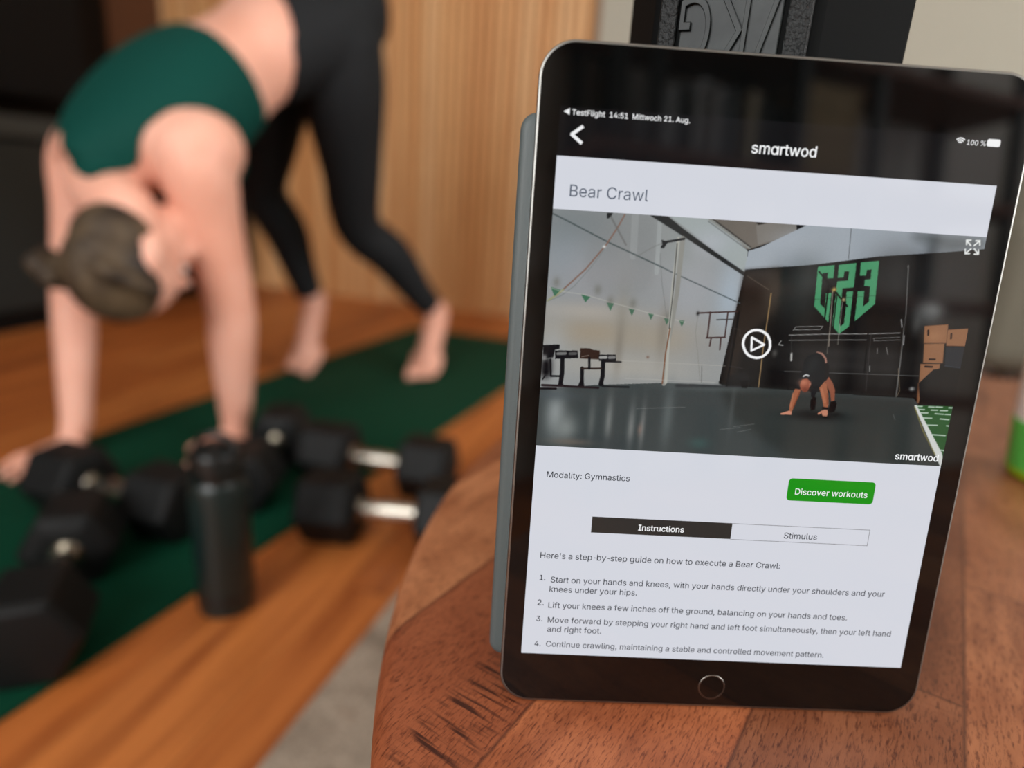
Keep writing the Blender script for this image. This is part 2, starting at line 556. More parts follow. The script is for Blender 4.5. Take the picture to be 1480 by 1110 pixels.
# ------------------------------------------------------------------ round wooden table
tb = empty('coffee_table', (0.504, 0.054, 0.0), 'round coffee table of red-brown wooden blocks under the tablet', 'table')
TZ = HT - 0.0010
RT = 0.557
prof = [(0.0, TZ - 0.038), (RT - 0.010, TZ - 0.038), (RT - 0.002, TZ - 0.034), (RT, TZ - 0.026), (RT, TZ - 0.008), (RT - 0.0015, TZ - 0.004), (RT - 0.004, TZ - 0.0012), (RT - 0.008, TZ), (0.0, TZ)]
n = 256
mb = MB()
mb.rings([[(r * math.cos(2 * math.pi * i / n), r * math.sin(2 * math.pi * i / n), z) for i in range(n)] for r, z in prof[1:-1]])
mb.build('tabletop', M['table'], tb, smooth=50)
for k in range(3):
    a = R(40 + 120 * k)
    c, s_ = math.cos(a), math.sin(a)
    MB().tube([(0.36 * c, 0.36 * s_, 0.0105), (0.30 * c, 0.30 * s_, TZ - 0.038)], [0.016, 0.024], 20).build('leg', M['wood_dark'], tb, smooth=40)


# ------------------------------------------------------------------ tablet
TM = Matrix.Translation((0, 0, HT)) @ Matrix.Rotation(R(84.0), 4, 'X')
tab = empty('tablet', (0, 0, 0), 'grey framed tablet showing a workout app, leaning upright on the wooden table', 'tablet', mat=TM)
W_, H_ = 0.1741, 0.2506


def slab(sections, n=14):
    """stack of rounded rectangles: (inset, z, corner radius)"""
    mb = MB()
    mb.rings([[(x, y, z) for x, y in rrect(i, W_ - i, i, H_ - i, r, n)] for i, z, r in sections])
    return mb


RC = 0.0125
slab([(0.0042, -0.0075, RC - 0.004), (0.0022, -0.0070, RC - 0.002), (0.0008, -0.0058, RC - 0.0006), (0.0, -0.0040, RC), (0.0, -0.0008, RC)]).build('back_shell', M['alu'], tab, smooth=40)
slab([(0.0, -0.0008, RC), (0.0, -0.0004, RC), (0.00035, -0.00005, RC - 0.0003), (0.0009, -0.00005, RC - 0.0008)]).build('bevel_rim', M['edge'], tab, smooth=60)
slab([(0.0009, -0.0006, RC - 0.0008), (0.0009, 0.0, RC - 0.0008)]).build('front_glass', M['glass'], tab)

# home button: glass disc with a metal ring
hx, hy = 0.08735, 0.0092
hb = MB().lathe([(0.0, 0.0), (0.0050, 0.0), (0.0050, 0.00006), (0.0, 0.00006)][1:3], 48, (hx, hy, 0)).build('home_button', M['glass'], tab)
rg_ = []
for k in range(72):
    a = 2 * math.pi * k / 72
    rg_.append([(hx + r * math.cos(a), hy + r * math.sin(a), z) for r, z in ((0.0050, 0.0), (0.0050, 0.00016), (0.0054, 0.00016), (0.00555, 0.0))])
MB().rings(rg_, closed=True).build('home_ring', mat('dark_steel_ring', (120, 116, 110), 0.3, metal=1.0), hb)

# folded folio behind the tablet
fl = MB()
fx0, fx1, fy0, fy1 = -0.0048, 0.1783, 0.0145, 0.2285
fl.rings([[(x, y, z) for x, y in rrect(fx0 + i, fx1 - i, fy0 + i, fy1 - i, 0.006 - min(i, 0.004), 10)] for i, z in
          ((0.0030, -0.0155), (0.0010, -0.0150), (0.0, -0.0138), (0.0, -0.0096), (0.0008, -0.0084), (0.0025, -0.0078))])
fl.build('folio_cover', M['folio'], tab, smooth=45)
fs = MB()
for y in (0.09, 0.16):
    fs.box(fx0 + 0.004, fx1 - 0.004, y, y + 0.0012, -0.0158, -0.0154)
fs.build('fold_groove', M['black'], tab)

SX0, SX1, SY0, SY1 = 0.00795, 0.1650, 0.0214, 0.2292
VX0, VX1, VY0, VY1 = 0.00795, 0.1650, 0.10865, 0.1952


def flat(polys, z, name, m, parent):
    mb = MB()
    for q in polys:
        n = len(mb.v)
        mb.add([(x * 0.001, y * 0.001, z) for x, y in q], [tuple(range(len(q)))])
    return mb.build(name, m, parent)


Z1, Z2, Z3 = 0.00004, 0.00008, 0.00012
scr = flat([[(7.95, 21.4), (165.0, 21.4), (165.0, 229.2), (7.95, 229.2)]], 0.00002, 'screen', M['scr_black'], tab)
flat([[(7.95, 195.2), (165.0, 195.2), (165.0, 213.05), (7.95, 213.05)]], Z1, 'title_band', M['scr_white'], scr)
flat([[(7.95, 21.45), (165.0, 21.45), (165.0, 108.65), (7.95, 108.65)]], Z1, 'page_background', M['scr_white'], scr)


def stroke(pts, w):
    """thick polyline in millimetres as quads with round-ish joints"""
    out = []
    for (x0, y0), (x1, y1) in zip(pts[:-1], pts[1:]):
        d = Vector((x1 - x0, y1 - y0)).normalized()
        nn = Vector((-d.y, d.x)) * w / 2
        e = d * w * 0.25
        out.append([(x0 - e.x - nn.x, y0 - e.y - nn.y), (x1 + e.x - nn.x, y1 + e.y - nn.y), (x1 + e.x + nn.x, y1 + e.y + nn.y), (x0 - e.x + nn.x, y0 - e.y + nn.y)])
    return out


def arc(cx, cy, r, a0, a1, n=14):
    return [(cx + r * math.cos(R(a0 + (a1 - a0) * k / n)), cy + r * math.sin(R(a0 + (a1 - a0) * k / n))) for k in range(n + 1)]


GLYPH = {
' ': (187,[]),
'%': (676,[[(175,283),(155,284),(137,289),(121,297),(107,308),(95,320),(86,335),(80,351),(76,369),(75,388),(75,412),(76,431),(80,448),(87,464),(96,479),(107,492),(121,503),(137,511),(155,515),(175,517),(196,515),(214,511),(230,503),(244,492),(255,479),(264,464),(270,448),(274,431),(276,412),(276,388),(274,369),(270,351),(264,335),(255,320),(244,308),(230,297),(214,289),(196,284)],[(175,327),(191,329),(203,335),(212,346),(218,358),(222,372),(223,388),(223,412),(213,454),(204,464),(191,470),(175,473),(160,470),(148,464),(138,454),(132,441),(128,428),(127,412),(127,388),(128,372),(132,358),(138,346),(147,335),(160,329)],[(501,-10),(481,-8),(462,-3),(446,5),(432,15),(421,28),(412,43),(406,59),(402,77),(400,95),(400,120),(402,138),(406,156),(412,172),(421,187),(433,200),(447,210),(463,218),(481,223),(501,225),(522,223),(540,218),(556,210),(570,200),(581,187),(590,172),(596,156),(600,138),(601,120),(601,95),(600,77),(596,59),(589,43),(580,28),(569,15),(555,5),(540,-3),(521,-8)],[(501,35),(517,37),(529,43),(538,53),(544,66),(548,80),(549,95),(549,120),(538,162),(529,172),(517,178),(501,180),(486,178),(473,172),(464,162),(458,149),(454,135),(453,120),(453,95),(454,80),(458,66),(464,53),(473,43),(485,37)],[(132,0),(482,509),(540,509),(191,0)]]),
"'": (206,[[(78,318),(70,509),(136,509),(128,318)]]),
',': (187,[[(38,-119),(68,71),(137,71),(84,-119)]]),
'-': (453,[[(337,244),(337,188),(114,188),(114,244)]]),
'.': (187,[[(95,-4),(83,-3),(73,1),(63,9),(55,18),(51,29),(50,41),(51,53),(55,64),(63,73),(73,81),(83,85),(95,87),(107,85),(118,81),(128,73),(135,64),(140,53),(141,41),(140,29),(135,18),(128,9),(118,1),(107,-3)]]),
'0': (453,[[(227,-7),(191,-3),(158,7),(130,24),(105,48),(85,77),(69,113),(57,155),(50,202),(48,254),(50,306),(57,353),(69,395),(85,431),(106,461),(130,484),(159,502),(191,512),(227,516),(262,512),(295,502),(323,484),(348,461),(368,431),(384,395),(396,353),(403,306),(405,254),(403,202),(396,155),(384,113),(368,77),(348,48),(323,24),(295,7),(263,-3)],[(227,50),(250,52),(271,60),(290,74),(306,92),(320,116),(330,144),(338,176),(342,213),(344,254),(342,295),(338,332),(330,365),(320,393),(306,416),(290,435),(271,449),(250,457),(227,460),(203,457),(182,449),(163,435),(147,416),(134,393),(123,365),(115,332),(111,295),(109,254),(111,213),(115,176),(123,144),(134,116),(147,92),(163,74),(182,60),(203,52)]]),
'1': (453,[[(76,0),(76,55),(391,55),(391,0)],[(276,509),(276,0),(212,0),(212,448),(209,448),(86,358),(86,427),(198,509)]]),
'2': (453,[[(64,0),(64,47),(234,229),(282,282),(311,327),(320,371),(319,389),(315,405),(308,419),(298,431),(287,441),(273,449),(224,460),(205,458),(188,454),(172,447),(159,438),(148,427),(139,413),(132,398),(128,381),(127,362),(66,362),(68,391),(75,418),(86,442),(102,464),(121,482),(143,496),(168,507),(196,513),(225,516),(254,513),(281,507),(306,497),(328,482),(346,465),(361,445),(372,423),(379,398),(381,372),(371,318),(336,259),(267,180),(153,60),(153,57),(389,57),(389,0)]]),
'3': (453,[[(218,-7),(188,-5),(159,1),(133,10),(108,22),(88,38),(70,57),(57,79),(48,104),(44,132),(109,132),(112,115),(118,100),(126,87),(137,76),(150,66),(165,59),(219,50),(275,61),(291,69),(304,80),(315,93),(323,108),(328,125),(329,145),(328,163),(323,180),(316,196),(306,211),(292,223),(275,234),(254,241),(229,246),(201,248),(157,248),(157,299),(288,448),(288,452),(70,452),(70,509),(372,509),(372,461),(211,278),(211,289),(247,290),(279,286),(308,276),(333,262),(354,244),(371,222),(383,198),(391,173),(393,145),(390,116),(383,90),(370,66),(354,45),(333,27),(309,12),(281,2),(251,-5)]]),
'4': (453,[[(40,105),(40,158),(247,509),(311,509),(109,166),(109,163),(413,163),(413,105)],[(282,0),(282,121),(282,146),(282,318),(343,318),(343,0)]]),
'5': (453,[[(221,-7),(192,-5),(165,1),(140,11),(118,25),(99,41),(83,60),(71,82),(63,105),(60,130),(122,130),(125,115),(130,102),(138,89),(173,60),(221,50),(241,51),(259,56),(276,64),(291,75),(304,89),(314,104),(322,122),(326,141),(328,162),(326,183),(321,203),(314,221),(303,237),(290,251),(275,262),(257,270),(238,275),(218,277),(167,268),(128,246),(67,253),(96,509),(366,509),(366,452),(151,452),(134,301),(136,301),(178,325),(229,334),(252,332),(274,328),(294,321),(313,311),(330,299),(345,285),(358,269),(370,251),(379,231),(386,210),(390,187),(391,163),(388,132),(381,102),(369,76),(352,52),(332,32),(309,15),(282,3),(253,-4)]]),
'7': (453,[[(97,0),(323,448),(323,452),(62,452),(62,509),(391,509),(391,449),(165,0)]]),
':': (187,[[(95,-4),(83,-3),(73,1),(63,9),(55,18),(51,29),(50,41),(51,53),(55,64),(63,73),(73,81),(83,85),(95,87),(107,85),(118,81),(128,73),(135,64),(140,53),(141,41),(140,29),(135,18),(128,9),(118,1),(107,-3)],[(95,271),(83,272),(73,277),(63,284),(55,294),(51,304),(50,316),(51,328),(55,339),(63,349),(73,356),(83,360),(95,362),(107,360),(118,356),(128,349),(135,339),(140,328),(141,316),(140,304),(135,294),(128,284),(118,277),(107,272)]]),
'A': (479,[[(16,0),(201,509),(276,509),(463,0),(395,0),(287,302),(264,372),(232,478),(245,478),(213,371),(191,302),(85,0)],[(110,142),(110,199),(370,199),(370,142)]]),
'B': (456,[[(60,0),(60,509),(241,509),(274,507),(304,501),(329,491),(350,477),(367,461),(381,442),(390,421),(396,398),(398,374),(397,353),(393,336),(387,320),(356,286),(315,267),(315,262),(331,260),(347,254),(363,245),(378,234),(391,220),(402,203),(411,184),(416,161),(418,136),(416,111),(410,88),(400,67),(386,48),(368,31),(344,18),(317,8),(284,2),(247,0)],[(125,57),(245,57),(281,60),(309,67),(330,80),(344,96),(353,115),(355,137),(354,153),(350,169),(342,184),(333,197),(320,209),(306,218),(289,225),(269,229),(248,231),(125,231)],[(125,285),(238,285),(288,296),(302,304),(314,314),(323,326),(330,340),(335,355),(336,372),(333,393),(326,412),(313,429),(294,442),(270,449),(240,452),(125,452)]]),
'C': (510,[[(267,-7),(225,-3),(186,7),(150,25),(119,49),(92,79),(70,115),(53,157),(44,203),(40,254),(44,305),(53,352),(70,393),(92,429),(119,459),(150,484),(186,501),(225,512),(267,516),(340,504),(362,496),(383,485),(402,471),(419,456),(435,438),(448,418),(459,397),(467,373),(473,348),(408,348),(389,395),(357,428),(315,449),(267,456),(237,453),(209,445),(184,432),(161,414),(141,391),(125,364),(113,332),(106,295),(103,254),(106,213),(113,177),(125,145),(141,117),(161,94),(184,76),(210,63),(237,56),(267,53),(315,60),(357,81),(389,114),(408,160),(473,160),(467,135),(459,112),(448,91),(435,71),(420,53),(402,38),(383,24),(363,13),(341,5),(317,-2),(293,-6)]]),
'D': (502,[[(219,0),(96,0),(96,57),(215,57),(254,60),(288,68),(318,81),(343,99),(363,122),(379,149),(390,181),(397,216),(399,255),(397,294),(390,329),(379,361),(364,388),(344,410),(320,428),(291,441),(258,449),(221,452),(93,452),(93,509),(225,509),(273,505),(315,495),(353,478),(385,455),(412,426),(433,391),(449,351),(458,306),(462,255),(458,205),(449,159),(433,119),(411,83),(384,54),(351,31),(312,14),(268,3)],[(125,509),(125,0),(60,0),(60,509)]]),
'F': (410,[[(60,0),(60,509),(369,509),(369,452),(125,452),(125,278),(346,278),(346,221),(125,221),(125,0)]]),
'G': (520,[[(269,-7),(225,-3),(185,7),(149,25),(118,49),(91,79),(69,116),(53,157),(43,203),(40,254),(43,305),(53,352),(69,393),(91,429),(117,459),(149,484),(184,501),(223,512),(265,516),(291,514),(316,510),(340,504),(363,494),(384,483),(403,469),(421,453),(436,436),(449,416),(460,395),(468,373),(474,349),(408,349),(387,393),(356,427),(315,448),(265,456),(236,453),(209,445),(183,432),(160,414),(141,392),(125,364),(113,332),(106,295),(103,254),(106,213),(113,177),(125,145),(141,117),(161,95),(184,76),(210,63),(238,56),(269,53),(296,55),(322,61),(345,71),(365,85),(382,102),(396,123),(407,147),(413,173),(415,202),(434,199),(283,199),(283,256),(478,256),(478,200),(475,160),(466,124),(451,91),(431,62),(406,38),(377,19),(344,5),(308,-4)]]),
'H': (517,[[(60,0),(60,509),(125,509),(125,289),(392,289),(392,509),(457,509),(457,0),(392,0),(392,232),(125,232),(125,0)]]),
'I': (300,[[(31,0),(31,57),(118,57),(118,452),(31,452),(31,509),(269,509),(269,452),(183,452),(183,57),(269,57),(269,0)]]),
'K': (466,[[(104,145),(104,216),(139,261),(174,303),(212,344),(364,509),(448,509),(231,276),(228,276)],[(60,0),(60,509),(125,509),(125,334),(124,225),(125,193),(125,0)],[(372,0),(188,259),(228,309),(449,0)]]),
'L': (393,[[(60,0),(60,509),(125,509),(125,57),(361,57),(361,0)]]),
'M': (628,[[(60,0),(60,509),(152,509),(277,187),(287,159),(299,123),(311,84),(322,49),(307,49),(318,83),(330,121),(342,158),(352,187),(476,509),(568,509),(568,0),(504,0),(504,291),(504,327),(505,369),(506,413),(507,457),(513,457),(498,409),(482,363),(467,322),(456,291),(342,0),(286,0),(170,291),(159,321),(145,361),(129,408),(112,457),(119,457),(120,416),(121,372),(122,328),(122,291),(122,0)]]),
'S': (446,[[(224,-9),(188,-7),(156,-1),(128,9),(102,23),(81,40),(64,60),(51,83),(42,109),(38,137),(104,137),(108,118),(114,102),(123,88),(136,76),(150,66),(166,59),(224,49),(246,50),(267,54),(286,60),(303,69),(317,79),(329,92),(338,106),(344,122),(346,139),(344,154),(340,168),(332,179),(296,205),(245,222),(184,239),(145,253),(112,269),(86,289),(67,313),(56,341),(52,372),(54,400),(62,425),(75,448),(92,468),(113,484),(138,498),(165,508),(195,514),(227,516),(259,514),(289,508),(316,498),(340,484),(360,468),(377,449),(390,427),(398,403),(401,378),(337,378),(332,402),(320,421),(302,437),(280,449),(254,456),(225,459),(204,457),(185,454),(167,448),(152,440),(139,430),(129,418),(121,405),(117,391),(115,376),(117,359),(122,345),(131,334),(169,308),(212,293),(264,279),(312,264),(359,238),(395,198),(402,180),(407,161),(408,139),(406,112),(399,87),(386,64),(370,43),(349,25),(323,11),(294,0),(261,-7)]]),
'T': (448,[[(32,452),(32,509),(417,509),(417,452),(257,452),(257,0),(193,0),(193,452)]]),
'a': (389,[[(160,-9),(137,-7),(115,-3),(94,5),(76,15),(60,29),(48,45),(38,63),(32,84),(30,108),(32,128),(36,146),(43,161),(53,174),(64,184),(78,193),(125,211),(178,220),(234,227),(265,235),(271,240),(274,246),(276,255),(276,257),(267,297),(240,322),(196,331),(149,322),(118,301),(100,274),(41,291),(51,313),(64,331),(79,346),(95,358),(114,368),(133,375),(194,384),(239,379),(286,360),(300,350),(312,336),(322,320),(330,301),(335,278),(337,251),(337,0),(277,0),(277,52),(272,52),(252,25),(215,1)],[(170,45),(192,47),(211,51),(228,59),(242,68),(254,80),(263,93),(270,108),(274,122),(276,138),(276,190),(259,182),(231,176),(200,171),(175,168),(134,159),(103,139),(97,130),(93,118),(92,105),(102,72),(130,52)]]),
'b': (424,[[(229,-8),(208,-7),(189,-3),(172,4),(138,31),(118,59),(112,59),(112,0),(53,0),(53,509),(114,509),(114,319),(118,319),(137,346),(171,373),(188,379),(207,383),(229,384),(259,382),(287,374),(313,361),(335,342),(354,320),(370,293),(381,261),(388,227),(390,189),(388,151),(381,116),(370,84),(355,57),(336,34),(313,16),(288,3),(260,-6)],[(220,47),(242,49),(262,55),(279,66),(294,80),(306,97),(316,117),(323,139),(327,163),(328,189),(327,215),(323,239),(316,261),(307,281),(295,298),(280,311),(262,322),(243,328),(220,330),(198,328),(178,322),(161,312),(147,299),(134,282),(125,263),(118,241),(114,216),(113,189),(114,162),(118,138),(125,115),(135,95),(147,78),(162,65),(179,55),(198,49)]]),
'c': (395,[[(207,-8),(174,-5),(144,3),(117,16),(93,35),(72,58),(56,85),(44,116),(37,150),(34,187),(37,225),(44,260),(56,291),(72,318),(93,341),(117,360),(144,374),(174,382),(207,384),(260,377),(305,356),(340,322),(362,277),(303,262),(290,289),(270,311),(242,325),(207,330),(184,328),(163,321),(145,310),(130,296),(118,278),(108,258),(102,236),(98,212),(96,187),(98,163),(102,139),(108,117),(118,97),(130,80),(145,66),(163,55),(184,49),(207,46),(243,52),(271,66),(292,89),(304,117),(363,102),(341,56),(306,21),(261,-1)]]),
'd': (424,[[(195,-8),(165,-6),(137,3),(111,16),(89,34),(70,57),(55,84),(43,116),(36,151),(34,189),(36,227),(43,261),(55,293),(70,320),(89,342),(112,361),(137,374),(165,382),(196,384),(218,383),(237,379),(253,373),(287,346),(306,319),(311,319),(311,509),(372,509),(372,0),(313,0),(313,59),(307,59),(287,31),(252,4),(236,-3),(217,-7)],[(205,47),(226,49),(246,55),(263,65),(278,78),(290,95),(299,115),(306,138),(310,162),(312,189),(310,216),(306,241),(300,263),(290,282),(278,299),(263,312),(246,322),(227,328),(205,330),(182,328),(162,322),(145,311),(130,298),(118,281),(108,261),(102,239),(98,215),(96,189),(98,163),(102,139),(109,117),(118,97),(130,80),(145,66),(162,55),(182,49)]]),
'e': (404,[[(212,-8),(177,-5),(145,3),(117,16),(92,35),(72,58),(56,85),(44,116),(37,150),(34,187),(36,224),(44,258),(55,290),(71,317),(91,340),(115,359),(142,373),(172,382),(205,384),(266,374),(285,366),(303,355),(319,341),(334,324),(347,305),(357,282),(365,256),(370,227),(371,194),(371,169),(75,169),(75,221),(338,221),(310,202),(308,226),(304,248),(298,269),(288,286),(277,301),(263,314),(246,323),(227,328),(205,330),(183,328),(164,323),(146,313),(131,301),(119,286),(109,270),(102,251),(97,231),(96,211),(96,178),(98,151),(102,127),(110,106),(121,88),(135,73),(151,61),(169,53),(190,48),(212,46),(254,53),(285,73),(306,105),(365,91),(358,72),(348,55),(335,39),(320,26),(302,14),(283,4),(261,-3),(237,-7)]]),
'f': (253,[[(228,379),(228,327),(6,327),(6,379)],[(81,0),(81,432),(82,452),(87,470),(96,486),(107,499),(120,510),(135,519),(187,530),(222,527),(243,521),(227,468),(215,472),(195,474),(178,472),(164,468),(154,460),(147,449),(143,435),(142,419),(142,0)]]),
'g': (425,[[(207,-151),(180,-149),(156,-146),(134,-140),(82,-110),(51,-69),(101,-41),(122,-66),(154,-88),(207,-97),(236,-95),(261,-87),(282,-75),(298,-58),(308,-34),(311,-6),(311,68),(306,68),(287,41),(252,16),(236,10),(217,6),(195,5),(165,7),(138,14),(113,27),(90,43),(71,65),(55,90),(43,120),(36,154),(34,191),(36,229),(43,263),(55,293),(71,320),(90,342),(112,361),(138,374),(166,382),(196,384),(218,383),(237,379),(253,373),(288,346),(308,319),(313,319),(313,379),(372,379),(372,-9),(370,-40),(363,-67),(350,-90),(334,-109),(314,-124),(291,-136),(265,-144),(237,-149)],[(205,59),(227,61),(246,66),(264,75),(278,87),(290,103),(300,121),(307,142),(311,166),(312,193),(311,219),(307,242),(300,264),(291,283),(279,299),(264,312),(247,322),(227,328),(205,330),(182,328),(163,322),(145,312),(130,298),(118,282),(109,262),(102,241),(98,218),(96,193),(98,167),(102,144),(109,123),(118,104),(131,88),(145,76),(163,66),(183,61)]]),
'h': (410,[[(114,227),(114,0),(53,0),(53,509),(114,509),(114,287),(102,287),(116,319),(132,344),(152,362),(175,374),(200,382),(227,384),(252,383),(275,377),(295,369),(313,356),(328,340),(341,321),(350,298),(355,271),(357,240),(357,0),(296,0),(296,235),(293,263),(286,286),(273,304),(256,318),(235,326),(210,329),(192,328),(176,324),(161,317),(147,308),(136,297),(126,283),(119,266),(115,248)]]),
'i': (166,[[(53,0),(53,379),(114,379),(114,0)],[(84,443),(73,444),(63,448),(54,455),(47,463),(43,472),(41,483),(43,494),(47,504),(54,512),(63,518),(73,522),(84,524),(95,522),(105,518),(114,512),(121,504),(125,494),(126,483),(125,472),(121,463),(114,455),(105,448),(95,444)]]),
'k': (380,[[(110,137),(110,212),(121,212),(284,379),(360,379),(184,199),(177,199)],[(53,0),(53,509),(114,509),(114,0)],[(294,0),(148,186),(191,229),(372,0)]]),
'l': (189,[[(139,-2),(112,0),(91,8),(74,20),(62,37),(55,59),(53,84),(53,509),(114,509),(114,99),(120,62),(126,57),(135,53),(146,52),(160,53),(170,54),(181,3),(162,-1)]]),
'm': (609,[[(53,0),(53,379),(112,379),(112,295),(108,295),(114,314),(122,331),(132,346),(172,376),(219,386),(245,383),(268,375),(287,361),(303,342),(314,320),(321,295),(312,295),(318,312),(326,329),(337,343),(381,375),(437,386),(458,385),(478,380),(497,372),(514,361),(529,346),(541,328),(550,307),(555,283),(557,255),(557,0),(496,0),(496,254),(493,279),(485,298),(473,313),(456,323),(438,329),(419,330),(402,329),(387,326),(374,320),(345,290),(335,247),(335,0),(274,0),(274,260),(272,280),(265,297),(253,311),(238,322),(220,328),(199,330),(158,320),(145,312),(135,302),(126,289),(119,274),(115,257),(114,238),(114,0)]]),
'n': (409,[[(114,227),(114,0),(53,0),(53,379),(112,379),(112,287),(102,287),(116,319),(132,344),(152,362),(175,374),(200,382),(227,384),(252,383),(275,377),(295,369),(313,356),(328,340),(341,321),(350,298),(355,271),(357,240),(357,0),(296,0),(296,235),(293,263),(286,286),(273,304),(256,318),(235,326),(210,329),(192,328),(176,324),(161,317),(147,308),(136,297),(126,283),(119,266),(115,248)]]),
'o': (415,[[(207,-8),(174,-5),(144,3),(117,16),(93,35),(72,58),(56,85),(44,116),(37,150),(34,187),(37,225),(44,260),(56,291),(72,318),(93,341),(117,360),(144,374),(174,382),(207,384),(241,382),(271,374),(299,360),(323,341),(343,318),(359,291),(371,260),(379,225),(381,187),(379,150),(371,116),(359,85),(343,58),(323,35),(299,16),(271,3),(241,-5)],[(207,46),(231,49),(252,55),(270,66),(285,80),(298,97),(307,117),(314,139),(318,163),(319,187),(318,212),(314,236),(307,258),(298,278),(285,296),(270,310),(252,321),(231,328),(207,330),(184,328),(163,321),(145,310),(130,296),(118,278),(108,258),(102,236),(98,212),(96,187),(98,163),(102,139),(108,117),(118,97),(130,80),(145,66),(163,55),(184,49)]]),
'p': (424,[[(53,-143),(53,379),(112,379),(112,319),(118,319),(137,346),(171,373),(188,379),(207,383),(229,384),(259,382),(287,374),(313,361),(335,342),(354,320),(370,293),(381,261),(388,227),(390,189),(388,151),(381,116),(370,84),(355,57),(336,34),(313,16),(288,3),(260,-6),(229,-8),(208,-7),(189,-3),(173,4),(138,31),(118,59),(114,59),(114,-143)],[(220,47),(242,49),(262,55),(279,66),(294,80),(306,97),(316,117),(323,139),(327,163),(328,189),(327,215),(323,239),(316,261),(307,281),(295,298),(280,311),(262,322),(243,328),(220,330),(198,328),(178,322),(161,312),(147,299),(134,282),(125,263),(118,241),(114,216),(113,189),(114,162),(118,138),(125,115),(135,95),(147,78),(162,65),(179,55),(198,49)]]),
'r': (259,[[(53,0),(53,379),(112,379),(112,321),(115,321),(124,339),(137,354),(152,367),(171,377),(191,383),(213,385),(229,384),(243,384),(243,322),(230,324),(207,326),(190,324),(174,321),(159,315),(146,306),(135,296),(126,284),(119,269),(115,254),(114,237),(114,0)]]),
's': (365,[[(182,-8),(157,-7),(133,-3),(112,3),(93,12),(76,24),(62,38),(50,54),(41,73),(36,94),(94,107),(101,87),(111,72),(124,60),(141,52),(160,47),(181,45),(206,47),(227,53),(244,62),(258,74),(265,88),(268,103),(266,115),(262,126),(254,136),(243,144),(229,150),(212,155),(149,170),(118,180),(92,192),(72,208),(58,227),(50,249),(47,274),(49,295),(55,314),(65,332),(79,347),(95,360),(115,370),(137,378),(161,383),(187,384),(212,383),(234,379),(254,372),(271,363),(286,352),(299,339),(324,290),(268,277),(262,291),(254,304),(243,316),(228,325),(210,331),(187,333),(166,331),(147,326),(131,317),(119,305),(111,292),(109,277),(110,264),(115,253),(124,243),(172,223),(229,209),(261,200),(287,187),(306,171),(320,153),(328,131),(331,107),(329,85),(323,65),(312,47),(298,31),(281,18),(260,6),(236,-2),(210,-7)]]),
't': (227,[[(204,379),(204,327),(6,327),(6,379)],[(65,471),(126,471),(126,98),(127,83),(130,70),(136,61),(144,55),(156,51),(170,50),(185,51),(202,54),(213,2),(192,-3),(168,-4),(138,-1),(113,7),(92,21),(77,41),(68,64),(65,93)]]),
'u': (410,[[(182,-5),(158,-3),(135,2),(115,11),(97,23),(82,39),(69,59),(60,82),(54,109),(53,139),(53,379),(114,379),(114,144),(116,117),(124,94),(137,75),(154,61),(175,53),(200,50),(218,51),(234,55),(249,62),(263,71),(274,83),(283,97),(290,113),(295,132),(296,153),(296,379),(357,379),(357,0),(298,0),(298,92),(307,92),(294,60),(277,35),(257,17),(234,5),(209,-3)]]),
'v': (389,[[(163,0),(17,379),(84,379),(165,155),(187,87),(206,21),(184,21),(203,87),(224,155),(305,379),(371,379),(226,0)]]),
'w': (567,[[(138,0),(23,379),(87,379),(133,214),(154,137),(175,41),(165,41),(186,135),(206,214),(252,379),(316,379),(362,214),(382,136),(402,41),(391,41),(413,135),(434,214),(480,379),(545,379),(429,0),(368,0),(319,172),(305,225),(291,280),(277,338),(291,338),(277,280),(263,225),(248,172),(199,0)]]),
'x': (378,[[(21,0),(171,218),(171,171),(29,379),(100,379),(147,306),(179,253),(207,206),(175,206),(202,253),(233,306),(282,379),(352,379),(209,169),(209,214),(358,0),(287,0),(231,85),(200,136),(173,182),(205,182),(178,136),(148,85),(91,0)]]),
'y': (389,[[(47,-139),(61,-86),(71,-87),(104,-89),(130,-74),(151,-36),(163,-1),(17,379),(84,379),(165,155),(187,87),(206,21),(184,21),(202,87),(224,155),(305,379),(371,379),(204,-58),(177,-107),(139,-136),(91,-145),(65,-143)]]),
}



def inside_ring(p, q):
    k = False
    for (ax, ay), (bx, by) in zip(q, q[1:] + q[:1]):
        if (ay > p[1]) != (by > p[1]) and p[0] < (bx - ax) * (p[1] - ay) / (by - ay) + ax:
            k = not k
    return k


def fill_glyph(cs):
    """outlines to triangles: outer rings may overlap, rings of the other direction are holes"""
    area = [sum(x0 * y1 - x1 * y0 for (x0, y0), (x1, y1) in zip(q, q[1:] + q[:1])) for q in cs]
    if not cs: return [], []
    sg = max(area, key=abs)
    vs, fs = [], []
    for q, a_ in zip(cs, area):
        if a_ * sg < 0: continue
        grp = [q] + [h for h, b_ in zip(cs, area) if b_ * sg < 0 and inside_ring(h[0], q)]
        flat_ = [p_ for r_ in grp for p_ in r_]
        n0 = len(vs)
        vs += flat_
        fs += [tuple(i + n0 for i in t_) for t_ in tessellate_polygon([[Vector((x, y, 0)) for x, y in r_] for r_ in grp])]
    return vs, fs


GLYPH['-'] = (330, GLYPH['-'][1])
GLYPH = {k: (adv,) + fill_glyph([list(q) for q in cs]) for k, (adv, cs) in GLYPH.items()}


